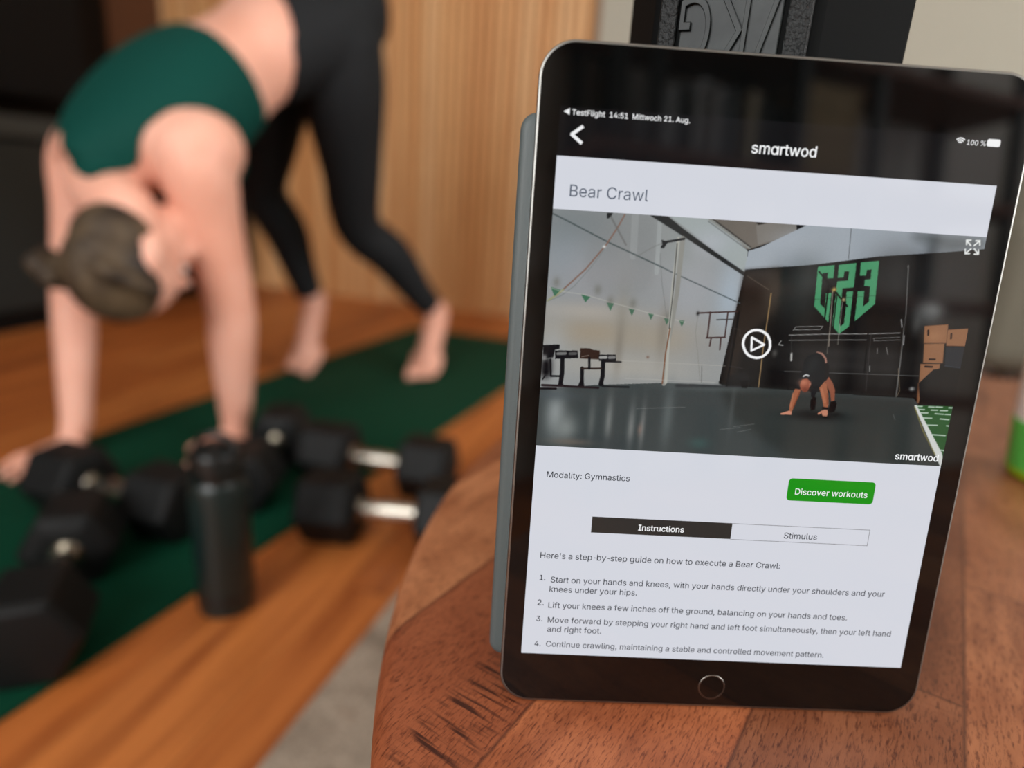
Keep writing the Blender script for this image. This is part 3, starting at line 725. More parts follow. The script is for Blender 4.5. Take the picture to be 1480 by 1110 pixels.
def text_mesh(items, z, name, m, parent, weight=0.0, ysc=1.0, logo=False):
    """items: (string, x mm, baseline y mm, width mm); letters come from the outlines in GLYPH"""
    mb = MB()
    for s, x, y, wid in items:
        pen, put = 0.0, []
        for ch in s:
            adv, vs, fs = GLYPH[ch]
            if logo and ch == 'a':                         # round one-storey a
                adv, vs, fs = GLYPH['o']
                put.append((pen - 8, vs, fs))
                xr = max(q[0] for q in vs)
                put.append((pen - 8, [(xr - 44, 0), (xr + 14, 0), (xr + 14, 386), (xr - 44, 386)], [(0, 1, 2, 3)]))
                pen += adv + 6
                continue
            if vs:
                put.append((pen, vs, fs))
            pen += adv
        xs = [p0 + q[0] for p0, vs, fs in put for q in vs]
        x0, k = min(xs), wid / (max(xs) - min(xs))
        for p0, vs, fs in put:
            for dx, dy in (((0, 0),) if not weight else ((-weight, 0), (weight, 0), (0, -weight), (0, weight))):
                mb.add([((x + (p0 + q[0] - x0 + dx) * k) * 0.001, (y + (q[1] + dy) * k * ysc) * 0.001, z) for q in vs], fs)
    return mb.build(name, m, parent)


# status bar and header
text_mesh([('TestFlight', 12.14, 226.6, 11.35)], Z2, 'back_link_text', M['scr_light'], scr, 10)
text_mesh([('14:51', 25.13, 226.6, 6.3)], Z2, 'clock_text', M['scr_light'], scr, 10)
text_mesh([('Mittwoch 21. Aug.', 33.05, 226.6, 19.9)], Z2, 'date_text', M['scr_light'], scr, 10)
text_mesh([('100 %', 151.3, 226.05, 6.7)], Z2, 'battery_text', M['scr_light'], scr, 6)
flat([[(9.18, 227.58), (11.3, 226.5), (11.3, 228.7)]], Z2, 'link_icon', M['scr_light'], scr)
flat([rrect(158.4, 163.3, 225.95, 228.45, 0.8, 5)], Z2, 'battery_icon', M['scr_light'], scr)
flat(stroke([(16.1, 223.0), (12.6, 220.3), (16.1, 217.7)], 1.15), Z2, 'back_arrow_icon', M['scr_light'], scr)
ic = []
for r_ in (0.7, 1.35, 2.0):
    ic += stroke(arc(148.9, 226.1, r_, 45, 135, 8), 0.42)
flat(ic, Z2, 'wifi_icon', M['scr_light'], scr)
text_mesh([('smartwod', 75.65, 218.3, 22.9)], Z2, 'app_name', M['scr_light'], scr, 12, 1.0, True)
text_mesh([('Bear Crawl', 13.42, 199.75, 27.7)], Z2, 'title_text', M['scr_title'], scr)

# page text
for nm, s, x, y, wd_ in (('modality_text', 'Modality: Gymnastics', 12.93, 96.2, 31.8), ('intro_text', "Here's a step-by-step guide on how to execute a Bear Crawl:", 12.76, 63.0, 95.4), ('tab_text', 'Stimulus', 107.87, 75.95, 13.2),
           ('step_number', '1.', 13.11, 53.65, 2.2), ('step_text', 'Start on your hands and knees, with your hands directly under your shoulders and your', 17.56, 52.85, 134.84), ('step_text', 'knees under your hips.', 17.41, 48.75, 34.9),
           ('step_number', '2.', 13.04, 42.8, 2.5), ('step_text', 'Lift your knees a few inches off the ground, balancing on your hands and toes.', 17.44, 41.85, 121.4),
           ('step_number', '3.', 13.08, 35.85, 2.4), ('step_text', 'Move forward by stepping your right hand and left foot simultaneously, then your left hand', 17.67, 35.45, 140.4), ('step_text', 'and right foot.', 17.74, 31.35, 21.8),
           ('step_number', '4.', 13.12, 24.8, 2.4), ('step_text', 'Continue crawling, maintaining a stable and controlled movement pattern.', 17.74, 24.75, 114.1)):
    text_mesh([(s, x, y, wd_)], Z2, nm, M['scr_text'], scr, 9 if nm == 'step_number' else 5)
flat([[(31.75, 74.6), (86.8, 74.6), (86.8, 81.2), (31.75, 81.2)]], Z2, 'selected_tab', M['scr_dark'], scr)
text_mesh([('Instructions', 50.12, 76.4, 17.9)], Z3, 'tab_text', M['scr_light'], scr, 14)
flat([[(86.8, 74.4), (141.8, 74.4), (141.8, 74.6), (86.8, 74.6)], [(86.8, 81.0), (141.8, 81.0), (141.8, 81.2), (86.8, 81.2)], [(141.6, 74.4), (141.8, 74.4), (141.8, 81.2), (141.6, 81.2)]], Z2, 'tab_outline', M['scr_line'], scr)
flat([rrect(106.5, 140.8, 91.7, 100.75, 1.5, 8)], Z2, 'button', M['scr_green'], scr)
text_mesh([('Discover workouts', 109.6, 94.3, 28.6)], Z3, 'button_text', M['scr_light'], scr, 5)

# the video still on the screen: drawn as coloured shapes on a fine grid
VID = [
('p',(146,149,149),100,0,[(-15,1029),(467,1085),(449,889),(451,793),(444,302),(-17,240)]),
('b',(112,120,122),70,0,[(51,927),(116,115)]),
('b',(128,131,131),70,0,[(165,857),(91,173)]),
('b',(140,150,158),60,0,[(33,800),(66,115)]),
('b',(158,156,160),50,0,[(123,740),(100,115)]),
('b',(162,165,170),70,0,[(334,706),(66,173)]),
('b',(165,178,190),80,0,[(425,687),(33,173)]),
('b',(138,144,142),60,0,[(297,914),(41,115)]),
('b',(158,146,128),90,0,[(119,508),(133,72)]),
('b',(176,168,158),60,0,[(98,593),(116,34)]),
('b',(156,147,132),80,0,[(282,496),(100,72)]),
('b',(170,165,155),70,0,[(191,367),(166,52)]),
('b',(165,168,168),60,0,[(24,439),(33,115)]),
('b',(150,150,148),60,0,[(382,477),(50,86)]),
('b',(140,138,128),50,0,[(178,616),(20,115)]),
('b',(128,122,112),60,0,[(277,525),(13,115)]),
('b',(122,116,106),60,0,[(178,455),(10,115)]),
('p',(134,137,137),35,3,[(129,996),(239,998),(244,845),(238,729),(220,688),(193,670),(124,670),(87,705),(82,826)]),
('l',(160,164,164),40,95,[(187,992),(191,831)]),
('l',(166,172,172),50,60,[(243,998),(248,769)]),
('p',(158,166,166),100,0,[(254,1011),(355,1022),(452,879),(451,795)]),
('b',(178,182,190),60,0,[(369,908),(41,52)]),
('p',(110,104,97),100,0,[(347,1022),(551,1045),(559,948),(542,950),(460,892),(451,887)]),
('p',(122,118,112),100,0,[(463,986),(536,1021),(551,1045),(559,956),(541,954),(473,908)]),
('p',(40,38,36),100,0,[(455,1008),(496,1009),(486,996),(468,987)]),
('l',(140,142,138),100,40,[(357,997),(455,895)]),
('l',(60,58,56),100,18,[(363,999),(457,897)]),
('l',(72,72,70),70,10,[(353,989),(451,885)]),
('p',(46,48,48),100,0,[(220,1003),(256,1004),(302,949),(379,867),(451,795),(451,778),(381,845),(307,916),(221,996)]),
('p',(158,166,174),100,0,[(450,805),(453,881),(481,900),(598,1019),(813,1018),(1014,1011),(1020,953),(911,925),(759,891),(619,844)]),
('p',(92,97,98),70,4,[(813,1018),(1013,1016),(1020,953),(917,928),(829,974)]),
('b',(172,178,186),60,0,[(560,924),(50,52)]),
('l',(70,74,76),100,8,[(682,1003),(687,875)]),
('p',(28,27,26),100,0,[(451,799),(619,846),(758,893),(911,927),(1020,955),(1098,288),(898,307),(764,304),(581,308),(442,305),(423,319)]),
('p',(50,43,38),80,3,[(451,799),(534,819),(545,717),(531,631),(479,541),(453,322),(436,309)]),
('p',(20,26,26),80,2,[(537,819),(551,824),(550,686),(539,685)]),
('b',(70,78,76),55,0,[(593,743),(50,130)]),
('b',(92,84,74),45,0,[(524,715),(23,86)]),
('b',(50,52,52),50,0,[(798,817),(66,115)]),
('b',(22,25,26),60,0,[(880,826),(16,144)]),
('b',(44,45,46),50,0,[(929,811),(100,130)]),
('b',(140,142,140),80,0,[(902,682),(26,34)]),
('b',(80,82,82),60,0,[(892,660),(33,63)]),
('b',(92,92,90),50,0,[(874,626),(10,40)]),
('b',(58,58,58),45,0,[(717,480),(183,28)]),
('b',(58,58,58),45,0,[(722,427),(183,28)]),
('p',(74,146,104),100,0,[(619,835),(657,846),(659,793),(645,790),(644,814),(632,810),(637,683),(650,665),(647,728),(660,732),(663,608),(624,672)]),
('p',(74,146,104),100,0,[(667,848),(707,860),(710,760),(684,753),(689,607),(694,594),(701,608),(695,741),(710,744),(714,595),(693,562),(674,594),(669,781),(694,787),(693,825),(682,823),(682,798),(669,795)]),
('p',(74,146,104),100,0,[(717,864),(759,875),(766,696),(725,619),(721,745),(736,748),(739,682),(751,704),(748,768),(734,769),(733,795),(746,798),(745,838),(734,835),(734,812),(720,810)]),
('l',(40,60,50),60,6,[(624,701),(764,731)]),
('l',(14,14,14),100,22,[(623,816),(702,680)]),
('l',(14,14,14),100,20,[(650,768),(655,547)]),
('l',(14,14,14),100,16,[(673,734),(677,579)]),
('l',(14,14,14),100,8,[(697,700),(700,641)]),
('l',(150,140,128),80,14,[(662,740),(673,507)]),
('l',(150,150,140),80,9,[(689,695),(694,517)]),
('b',(190,160,90),100,0,[(665,746),(5,8)]),
('b',(180,160,120),100,0,[(691,706),(4,7)]),
('l',(182,182,180),75,11,[(575,544),(657,557),(761,569),(838,581)]),
('l',(182,182,180),60,10,[(577,522),(701,537),(761,543)]),
('l',(182,182,180),70,9,[(585,568),(647,576),(652,590),(588,581),(583,565)]),
('l',(182,182,180),60,8,[(777,552),(839,563)]),
('l',(182,182,180),60,7,[(778,541),(841,552)]),
('l',(182,182,180),60,7,[(777,552),(780,541)]),
('l',(120,120,118),75,20,[(829,862),(843,665),(850,494),(856,302)]),
('l',(20,20,20),70,12,[(828,852),(848,580),(859,331)]),
('l',(150,130,100),70,8,[(849,429),(862,331),(858,306)]),
('l',(14,14,14),100,20,[(761,587),(773,305)]),
('l',(70,70,70),60,10,[(769,572),(780,323)]),
('l',(120,115,105),60,12,[(668,561),(672,476)]),
('l',(120,122,122),60,10,[(550,387),(592,389),(683,392),(767,396),(901,401)]),
('l',(14,14,14),100,18,[(532,385),(574,387),(585,369),(592,303)]),
('l',(14,14,14),100,18,[(496,392),(499,310)]),
('l',(190,190,188),70,14,[(558,517),(554,501),(564,499)]),
('l',(205,205,200),80,26,[(587,467),(589,437)]),
('l',(60,60,58),100,8,[(581,541),(587,467)]),
('l',(182,182,180),60,10,[(790,510),(792,488)]),
('l',(182,182,180),60,10,[(811,517),(818,486)]),
('l',(200,200,200),70,14,[(835,638),(840,606)]),
('l',(182,182,180),70,12,[(779,432),(781,409)]),
('l',(190,190,190),70,14,[(849,570),(851,532)]),
('l',(160,130,90),85,16,[(519,714),(519,630),(518,492),(520,312)]),
('b',(120,118,114),50,0,[(547,463),(6,14)]),
('l',(150,135,115),60,6,[(458,780),(512,729)]),
('p',(140,98,70),100,0,[(893,617),(949,630),(956,549),(899,543)]),
('l',(70,50,38),70,8,[(893,617),(949,630),(956,549),(899,543),(893,617)]),
('p',(140,98,70),100,0,[(950,607),(999,618),(1005,541),(954,538)]),
('l',(70,50,38),70,8,[(950,607),(999,618),(1005,541),(954,538),(950,607)]),
('p',(140,98,70),100,0,[(900,541),(949,548),(954,462),(906,459)]),
('l',(70,50,38),70,8,[(900,541),(949,548),(954,462),(906,459),(900,541)]),
('p',(140,98,70),100,0,[(900,454),(948,459),(949,417),(916,370),(914,280),(911,280)]),
('l',(70,50,38),70,8,[(900,454),(948,459),(949,417),(916,370),(914,280),(911,280),(900,454)]),
('b',(168,122,88),45,0,[(919,577),(20,23)]),
('l',(40,28,22),100,26,[(904,599),(906,580)]),
('l',(40,28,22),100,26,[(961,590),(962,571)]),
('l',(40,28,22),100,26,[(920,476),(933,477)]),
('l',(40,28,22),100,26,[(913,444),(930,444)]),
('p',(40,44,48),100,0,[(954,532),(1008,538),(1009,445),(960,451)]),
('l',(60,76,90),60,12,[(960,451),(1009,445)]),
('p',(22,27,27),100,0,[(934,432),(969,447),(1009,443),(1057,428),(1075,274),(927,270),(913,308),(905,369)]),
('l',(150,90,60),70,18,[(904,368),(910,280)]),
('b',(20,20,20),100,0,[(889,350),(15,26)]),
('b',(170,172,172),80,0,[(891,343),(6,8)]),
('p',(66,72,72),100,0,[(-17,246),(129,282),(293,308),(443,311),(581,308),(764,303),(899,303),(914,274),(1013,276),(1045,-16),(487,-69),(-3,-117)]),
('p',(50,54,52),75,4,[(424,308),(581,305),(764,303),(899,303),(1020,-18),(672,-52),(470,168)]),
('b',(150,156,156),85,0,[(41,151),(23,98)]),
('b',(136,142,140),80,0,[(69,86),(26,57)]),
('b',(78,86,90),60,0,[(25,229),(66,23)]),
('b',(126,130,128),80,0,[(170,133),(8,92)]),
('b',(128,130,128),80,0,[(225,101),(8,92)]),
('b',(122,124,122),80,0,[(252,104),(6,92)]),
('b',(108,112,110),60,0,[(129,123),(8,86)]),
('b',(104,112,112),65,0,[(310,166),(13,127)]),
('b',(92,98,98),40,0,[(463,212),(6,115)]),
('b',(122,108,98),60,0,[(91,25),(50,14)]),
('b',(90,96,96),60,0,[(394,297),(83,14)]),
('b',(150,120,108),50,0,[(247,97),(5,23)]),
('b',(70,100,96),50,0,[(393,49),(23,23)]),
('b',(52,55,53),60,0,[(715,80),(150,72)]),
('b',(60,66,68),60,0,[(175,27),(66,34)]),
('l',(150,152,150),55,6,[(440,116),(489,130)]),
('l',(150,152,150),55,6,[(472,132),(522,149)]),
('l',(150,152,150),55,6,[(234,189),(350,207)]),
('l',(150,152,150),55,6,[(856,227),(864,202)]),
('l',(150,152,150),55,6,[(483,108),(515,124)]),
('p',(40,84,44),100,0,[(904,271),(998,276),(1003,189),(999,73),(1001,0),(998,0)]),
('p',(205,208,205),100,0,[(904,271),(910,272),(995,62),(1005,17),(997,0),(982,45)]),
('l',(150,140,70),60,18,[(906,264),(937,161),(979,53)]),
('l',(196,212,200),90,17,[(911,267),(924,268)]),
('l',(196,212,200),90,17,[(917,254),(931,254)]),
('l',(196,212,200),90,17,[(923,239),(941,240)]),
('l',(196,212,200),90,17,[(931,217),(953,218)]),
('l',(196,212,200),90,17,[(943,186),(970,187)]),
('l',(196,212,200),90,17,[(961,144),(995,143)]),
('l',(196,212,200),90,17,[(985,76),(999,74)]),
('l',(196,212,200),90,17,[(940,268),(954,268)]),
('l',(196,212,200),90,17,[(948,254),(964,255)]),
('l',(196,212,200),90,17,[(959,239),(980,238)]),
('l',(196,212,200),90,17,[(974,217),(996,215)]),
('l',(196,212,200),90,17,[(970,254),(988,255)]),
('l',(196,212,200),90,17,[(958,269),(974,269)]),
('l',(196,212,200),90,17,[(984,238),(998,238)]),
('l',(196,212,200),90,17,[(993,188),(1003,186)]),
('l',(196,212,200),90,17,[(990,269),(998,269)]),
('p',(30,30,32),100,0,[(0,441),(39,448),(40,430),(29,423),(26,391),(3,385)]),
('p',(30,30,32),100,0,[(29,421),(82,426),(85,394),(31,385)]),
('l',(150,150,148),70,40,[(36,408),(54,411)]),
('l',(120,120,118),60,40,[(65,411),(78,413)]),
('p',(58,44,38),100,0,[(88,437),(111,439),(114,434),(134,431),(136,393),(89,394)]),
('l',(170,160,148),60,10,[(93,401),(109,408)]),
('p',(30,30,32),100,0,[(133,414),(172,418),(175,388),(134,387)]),
('l',(190,190,186),80,40,[(137,402),(150,404)]),
('l',(160,160,158),70,40,[(158,404),(169,406)]),
('l',(30,30,32),100,22,[(142,385),(186,388)]),
('l',(30,30,32),100,62,[(48,387),(50,325),(48,283)]),
('l',(30,30,32),100,62,[(144,388),(146,323),(143,287)]),
('p',(30,30,32),100,0,[(41,270),(47,298),(57,272)]),
('p',(30,30,32),100,0,[(137,280),(143,311),(152,282)]),
('p',(30,30,32),100,0,[(89,272),(97,312),(100,312),(105,274)]),
('l',(30,30,32),100,52,[(99,276),(96,351)]),
('l',(52,42,38),100,26,[(95,350),(141,355)]),
('l',(30,30,32),100,34,[(111,397),(113,352)]),
('l',(30,30,32),100,28,[(20,381),(24,310),(48,312)]),
('b',(24,24,26),100,0,[(11,357),(13,40)]),
('b',(24,24,26),100,0,[(12,327),(10,23)]),
('b',(170,170,168),70,0,[(6,389),(5,11)]),
('l',(30,30,32),100,20,[(5,294),(10,309)]),
('l',(44,38,40),100,34,[(5,269),(47,270),(89,270),(138,271)]),
('l',(30,30,32),100,30,[(2,254),(38,257)]),
('l',(36,38,40),100,26,[(148,278),(210,281)]),
('l',(90,80,80),60,8,[(7,261),(51,263)]),
('l',(70,80,80),100,17,[(1,979),(29,959),(130,881),(264,790)]),
('l',(76,86,88),100,14,[(231,813),(290,771),(449,665)]),
('l',(128,104,94),100,22,[(163,993),(149,939),(127,869),(85,766),(43,688),(23,651)]),
('l',(150,152,120),100,28,[(37,676),(21,651),(4,628)]),
('l',(122,128,128),80,12,[(125,854),(97,775),(62,694),(34,652),(5,626)]),
('p',(44,46,46),100,0,[(122,996),(136,997),(132,980),(124,972)]),
('l',(104,104,102),70,24,[(132,982),(149,936),(172,874)]),
('b',(225,228,225),100,0,[(123,861),(3,5)]),
('p',(70,112,88),100,0,[(8,685),(32,676),(19,647)]),
('p',(70,112,88),100,0,[(79,663),(101,654),(91,630)]),
('p',(70,112,88),100,0,[(140,635),(157,633),(150,601)]),
('p',(74,108,88),100,0,[(192,615),(206,612),(201,586)]),
('p',(74,108,88),100,0,[(238,602),(252,599),(246,573)]),
('p',(74,108,88),100,0,[(276,585),(290,582),(284,556)]),
('p',(74,108,88),100,0,[(311,580),(325,578),(320,552)]),
('l',(190,190,180),60,9,[(5,683),(37,669),(89,662),(149,637),(202,617),(244,600),(285,586),(327,572)]),
('b',(112,112,104),60,0,[(21,706),(8,20)]),
('b',(112,112,104),60,0,[(148,642),(8,20)]),
('b',(112,112,104),60,0,[(201,637),(8,20)]),
('b',(112,112,104),60,0,[(117,685),(8,20)]),
('b',(112,112,104),60,0,[(288,595),(8,20)]),
('l',(140,140,134),100,64,[(300,914),(300,690),(292,478),(293,305)]),
('l',(170,170,162),100,40,[(290,913),(289,730),(292,521),(297,310)]),
('l',(50,52,52),100,12,[(288,893),(291,689),(291,542)]),
('l',(120,82,60),100,18,[(293,542),(289,435),(289,305)]),
('l',(36,38,40),100,30,[(254,874),(261,895),(303,913)]),
('p',(36,38,40),100,0,[(251,904),(267,896),(258,867)]),
('l',(120,122,120),50,18,[(253,889),(234,872),(196,827)]),
('l',(100,104,104),60,7,[(252,849),(262,737),(283,583)]),
('l',(66,48,46),100,20,[(354,614),(450,631)]),
('l',(66,48,46),100,20,[(383,621),(383,515)]),
('l',(66,48,46),100,20,[(424,625),(424,519)]),
('l',(66,48,46),100,20,[(381,512),(425,519)]),
('l',(66,48,46),100,20,[(392,510),(391,478)]),
('l',(66,48,46),100,20,[(415,515),(416,465)]),
('l',(60,58,58),100,14,[(400,591),(438,597)]),
('l',(14,14,14),100,22,[(450,633),(448,495),(443,310)]),
('l',(40,40,42),100,12,[(443,627),(442,451)]),
('b',(40,40,40),100,0,[(354,612),(3,8)]),
('l',(120,118,112),60,7,[(355,602),(354,528),(365,443),(378,325)]),
('l',(90,90,88),70,10,[(378,390),(382,320)]),
('l',(180,176,168),60,7,[(184,394),(434,396)]),
('l',(185,182,175),50,7,[(200,318),(415,323)]),
('p',(52,54,56),80,1,[(320,306),(440,312),(482,319),(482,308),(321,292)]),
('p',(34,34,34),90,1,[(440,348),(483,380),(498,343),(494,315),(440,310)]),
('p',(18,18,18),100,0,[(474,335),(494,339),(493,306),(480,305)]),
('l',(60,60,60),70,10,[(443,397),(476,390)]),
('l',(70,66,62),70,10,[(443,558),(458,555),(459,528)]),
('b',(110,80,66),80,0,[(248,415),(3,5)]),
('b',(30,32,32),80,0,[(672,199),(66,20)]),
('b',(30,32,32),80,0,[(712,210),(20,11)]),
('b',(34,36,36),70,0,[(652,208),(23,17)]),
('p',(30,32,34),100,0,[(645,321),(661,322),(661,303),(657,275),(650,282)]),
('p',(18,18,20),100,0,[(650,271),(657,285),(663,280),(664,229),(655,222),(651,240)]),
('p',(140,84,64),100,0,[(676,362),(685,375),(697,349),(705,319),(708,273),(700,268),(695,302),(685,332)]),
('p',(18,18,20),100,0,[(699,266),(711,271),(715,258),(713,224),(700,217),(697,225)]),
('p',(30,28,28),100,0,[(648,477),(658,478),(670,461),(681,424),(685,375),(679,355),(669,377),(658,414)]),
('l',(160,118,104),100,26,[(648,477),(660,473),(670,454),(673,437)]),
('p',(26,28,30),100,0,[(648,477),(659,468),(669,431),(677,370),(676,355),(666,325),(653,321),(642,351),(624,365),(618,329),(619,312),(608,317),(610,356),(619,399),(620,441),(628,461)]),
('p',(40,44,44),60,3,[(633,457),(649,470),(660,441),(654,402),(635,381),(625,403)]),
('p',(158,98,72),100,0,[(608,315),(622,312),(620,283),(613,247),(609,214),(609,198),(603,200),(601,242),(604,285)]),
('p',(196,136,112),100,0,[(602,217),(609,212),(609,198),(599,199),(583,197),(582,203),(592,210)]),
('l',(190,126,96),50,26,[(605,293),(604,235)]),
('l',(120,64,46),70,22,[(620,299),(611,232)]),
('p',(158,98,72),100,0,[(666,325),(677,355),(683,340),(691,294),(695,252),(693,232),(685,235),(678,274)]),
('l',(188,122,92),50,36,[(672,320),(685,263)]),
('l',(124,70,52),70,20,[(688,302),(692,255)]),
('l',(24,24,26),100,30,[(683,237),(694,236)]),
('p',(190,130,106),100,0,[(685,229),(694,230),(697,211),(695,199),(686,200),(682,211)]),
('l',(186,126,102),100,34,[(683,221),(675,211)]),
('b',(20,20,20),80,0,[(692,196),(8,5)]),
('p',(142,80,62),100,0,[(618,333),(622,357),(633,362),(642,351),(644,332),(639,308),(633,302),(622,311)]),
('b',(186,118,92),90,0,[(626,344),(10,14)]),
('b',(110,58,44),80,0,[(633,312),(8,11)]),
('b',(190,130,110),90,0,[(643,338),(2,8)]),
('l',(210,212,212),85,24,[(624,371),(630,378),(636,374)]),
('l',(40,42,50),80,14,[(624,363),(637,366)]),
('l',(246,247,248),100,38,[(533,502),(534,490),(533,479),(531,469),(527,459),(523,451),(518,445),(512,441),(506,439),(500,440),(493,443),(487,447),(482,454),(477,463),(474,473),(471,484),(469,495),(469,507),(470,518),(472,529),(476,538),(480,546),(485,552),(491,556),(497,557),(503,557),(510,554),(515,549),(521,543),(526,534),(529,524),(532,513),(533,502)]),
('l',(246,247,248),100,32,[(488,525),(491,468),(519,497),(488,525),(491,468)]),
('l',(235,238,236),100,20,[(976,948),(988,928)]),
('l',(235,238,236),100,20,[(978,927),(988,928),(986,945)]),
('l',(235,238,236),100,20,[(974,962),(985,982)]),
('l',(235,238,236),100,20,[(976,981),(985,982),(987,965)]),
('l',(235,238,236),100,20,[(968,947),(957,927)]),
('l',(235,238,236),100,20,[(967,928),(957,927),(955,944)]),
('l',(235,238,236),100,20,[(966,961),(954,981)]),
('l',(235,238,236),100,20,[(964,982),(954,981),(956,964)]),
]



def paint_video(nu, nv):
    S = 2
    Wp, Hp = nu * S, nv * S
    img = np.zeros((Hp, Wp, 3), dtype=np.float32)
    px = (np.arange(Wp) + 0.5) / Wp
    py = (np.arange(Hp) + 0.5) / Hp
    ASP = (VX1 - VX0) / (VY1 - VY0)

    def put(cov, c, a, y0, y1, x0, x1):
        k = (cov * (a / 100.0))[..., None]
        img[y0:y1, x0:x1] = img[y0:y1, x0:x1] * (1 - k) + np.array(c, dtype=np.float32) * k

    def box_(us, vs, pad):
        x0 = max(0, int((min(us) - pad) * Wp)); x1 = min(Wp, int((max(us) + pad) * Wp) + 2)
        y0 = max(0, int((min(vs) - pad * ASP) * Hp)); y1 = min(Hp, int((max(vs) + pad * ASP) * Hp) + 2)
        return x0, x1, y0, y1

    for typ, c, a, wd_, pts in VID:
        if typ == 'b':
            (cu, cv), (ru, rv) = [(p_[0] / 1000.0, p_[1] / 1000.0) for p_ in pts]
            x0, x1, y0, y1 = box_([cu - 2.2 * ru, cu + 2.2 * ru], [cv - 2.2 * rv, cv + 2.2 * rv], 0)
            if x1 <= x0 or y1 <= y0: continue
            X, Y = np.meshgrid(px[x0:x1], py[y0:y1])
            d2 = ((X - cu) / max(ru, 1e-4)) ** 2 + ((Y - cv) / max(rv, 1e-4)) ** 2
            put(np.exp(-d2 * 0.9), c, a, y0, y1, x0, x1)
            continue
        q = [(p_[0] / 1000.0, p_[1] / 1000.0) for p_ in pts]
        us, vs = [p_[0] for p_ in q], [p_[1] for p_ in q]
        if typ == 'p':
            x0, x1, y0, y1 = box_(us, vs, wd_ * 0.004)
            if x1 <= x0 or y1 <= y0: continue
            X, Y = np.meshgrid(px[x0:x1], py[y0:y1])
            ins = np.zeros(X.shape, bool)
            for (ax, ay), (bx, by) in zip(q, q[1:] + q[:1]):
                if ay == by: continue
                cr = ((ay > Y) != (by > Y)) & (X < (bx - ax) * (Y - ay) / (by - ay) + ax)
                ins ^= cr
            cov = ins.astype(np.float32)
            if wd_:
                r_ = int(wd_ * 2 * S)
                ker = np.ones(2 * r_ + 1) / (2 * r_ + 1)
                for ax_ in (0, 1):
                    if cov.shape[ax_] > 2 * r_ + 1:
                        cov = np.apply_along_axis(lambda z_: np.convolve(z_, ker, 'same'), ax_, cov)
            put(cov, c, a, y0, y1, x0, x1)
        else:
            hw = wd_ / 10.0 / 600.0 / 2
            x0, x1, y0, y1 = box_(us, vs, hw * 2 + 0.004)
            if x1 <= x0 or y1 <= y0: continue
            X, Y = np.meshgrid(px[x0:x1], py[y0:y1])
            Y = Y / ASP
            D = np.full(X.shape, 9.0)
            for (ax, ay), (bx, by) in zip(q[:-1], q[1:]):
                ay, by = ay / ASP, by / ASP
                dx, dy = bx - ax, by - ay
                t_ = np.clip(((X - ax) * dx + (Y - ay) * dy) / max(dx * dx + dy * dy, 1e-12), 0, 1)
                D = np.minimum(D, np.hypot(X - ax - t_ * dx, Y - ay - t_ * dy))
            s_ = 0.0009
            put(np.clip((hw - D) / s_ + 0.5, 0, 1), c, a, y0, y1, x0, x1)
    rng = np.random.default_rng(3)
    img += rng.normal(0, 2.0, img.shape[:2])[..., None]
    img = img.reshape(nv, S, nu, S, 3).mean(axis=(1, 3))
    return np.clip(img, 0, 255)


NU, NV = 620, 342
pic = paint_video(NU, NV) / 255.0
lin = np.where(pic <= 0.04045, pic / 12.92, ((pic + 0.055) / 1.055) ** 2.4)
lin = np.clip(lin * 0.96 - 0.010, 0.0, 1.0)        # the glass adds its own reflection
gx, gy = np.meshgrid(np.linspace(VX0, VX1, NU), np.linspace(VY0, VY1, NV))
co = np.stack([gx, gy, np.full_like(gx, Z2)], -1).reshape(-1, 3)
idx = np.arange(NU * NV).reshape(NV, NU)
quads = np.stack([idx[:-1, :-1], idx[:-1, 1:], idx[1:, 1:], idx[1:, :-1]], -1).reshape(-1, 4)
me = bpy.data.meshes.new('video_still')
me.vertices.add(len(co))
me.vertices.foreach_set('co', co.ravel())
me.loops.add(quads.size)
me.loops.foreach_set('vertex_index', quads.ravel())
me.polygons.add(len(quads))
me.polygons.foreach_set('loop_start', np.arange(0, quads.size, 4))
me.update(calc_edges=True)
ca = me.color_attributes.new('paint', 'FLOAT_COLOR', 'POINT')
rgba = np.ones((NU * NV, 4), dtype=np.float32)
rgba[:, :3] = lin.reshape(-1, 3)
ca.data.foreach_set('color', rgba.ravel())
me.materials.append(M['scr_video'])
vo = bpy.data.objects.new('video_still', me)
COL.objects.link(vo)
vo.parent = scr
text_mesh([('smartwod', 146.4, 110.5, 16.9)], Z3, 'video_caption', M['scr_light'], scr, 14, 1.0, True)


# ------------------------------------------------------------------ hexagonal dumbbells
def hexring(flat_w, z):
    rr = flat_w / math.sqrt(3)
    return [(rr * math.cos(R(60 * k)), rr * math.sin(R(60 * k)), z) for k in range(6)]


def hex_head(name, z0, z1, fw, parent, m, outer_up):
    """a hexagonal rubber head with a chamfered outer face and a shallow cone towards the handle"""
    mb = MB()
    if outer_up: prof = [(0.62, z0 - 0.006), (0.93, z0), (1.0, z0 + 0.006), (1.0, z1 - 0.010), (0.90, z1 - 0.001), (0.80, z1)]
    else: prof = [(0.80, z0), (0.90, z0 + 0.001), (1.0, z0 + 0.010), (1.0, z1 - 0.006), (0.93, z1), (0.62, z1 + 0.006)]
    mb.rings([hexring(fw * k, z) for k, z in prof])
    return mb.build(name, m, parent, smooth=20, bevel=0.0035)


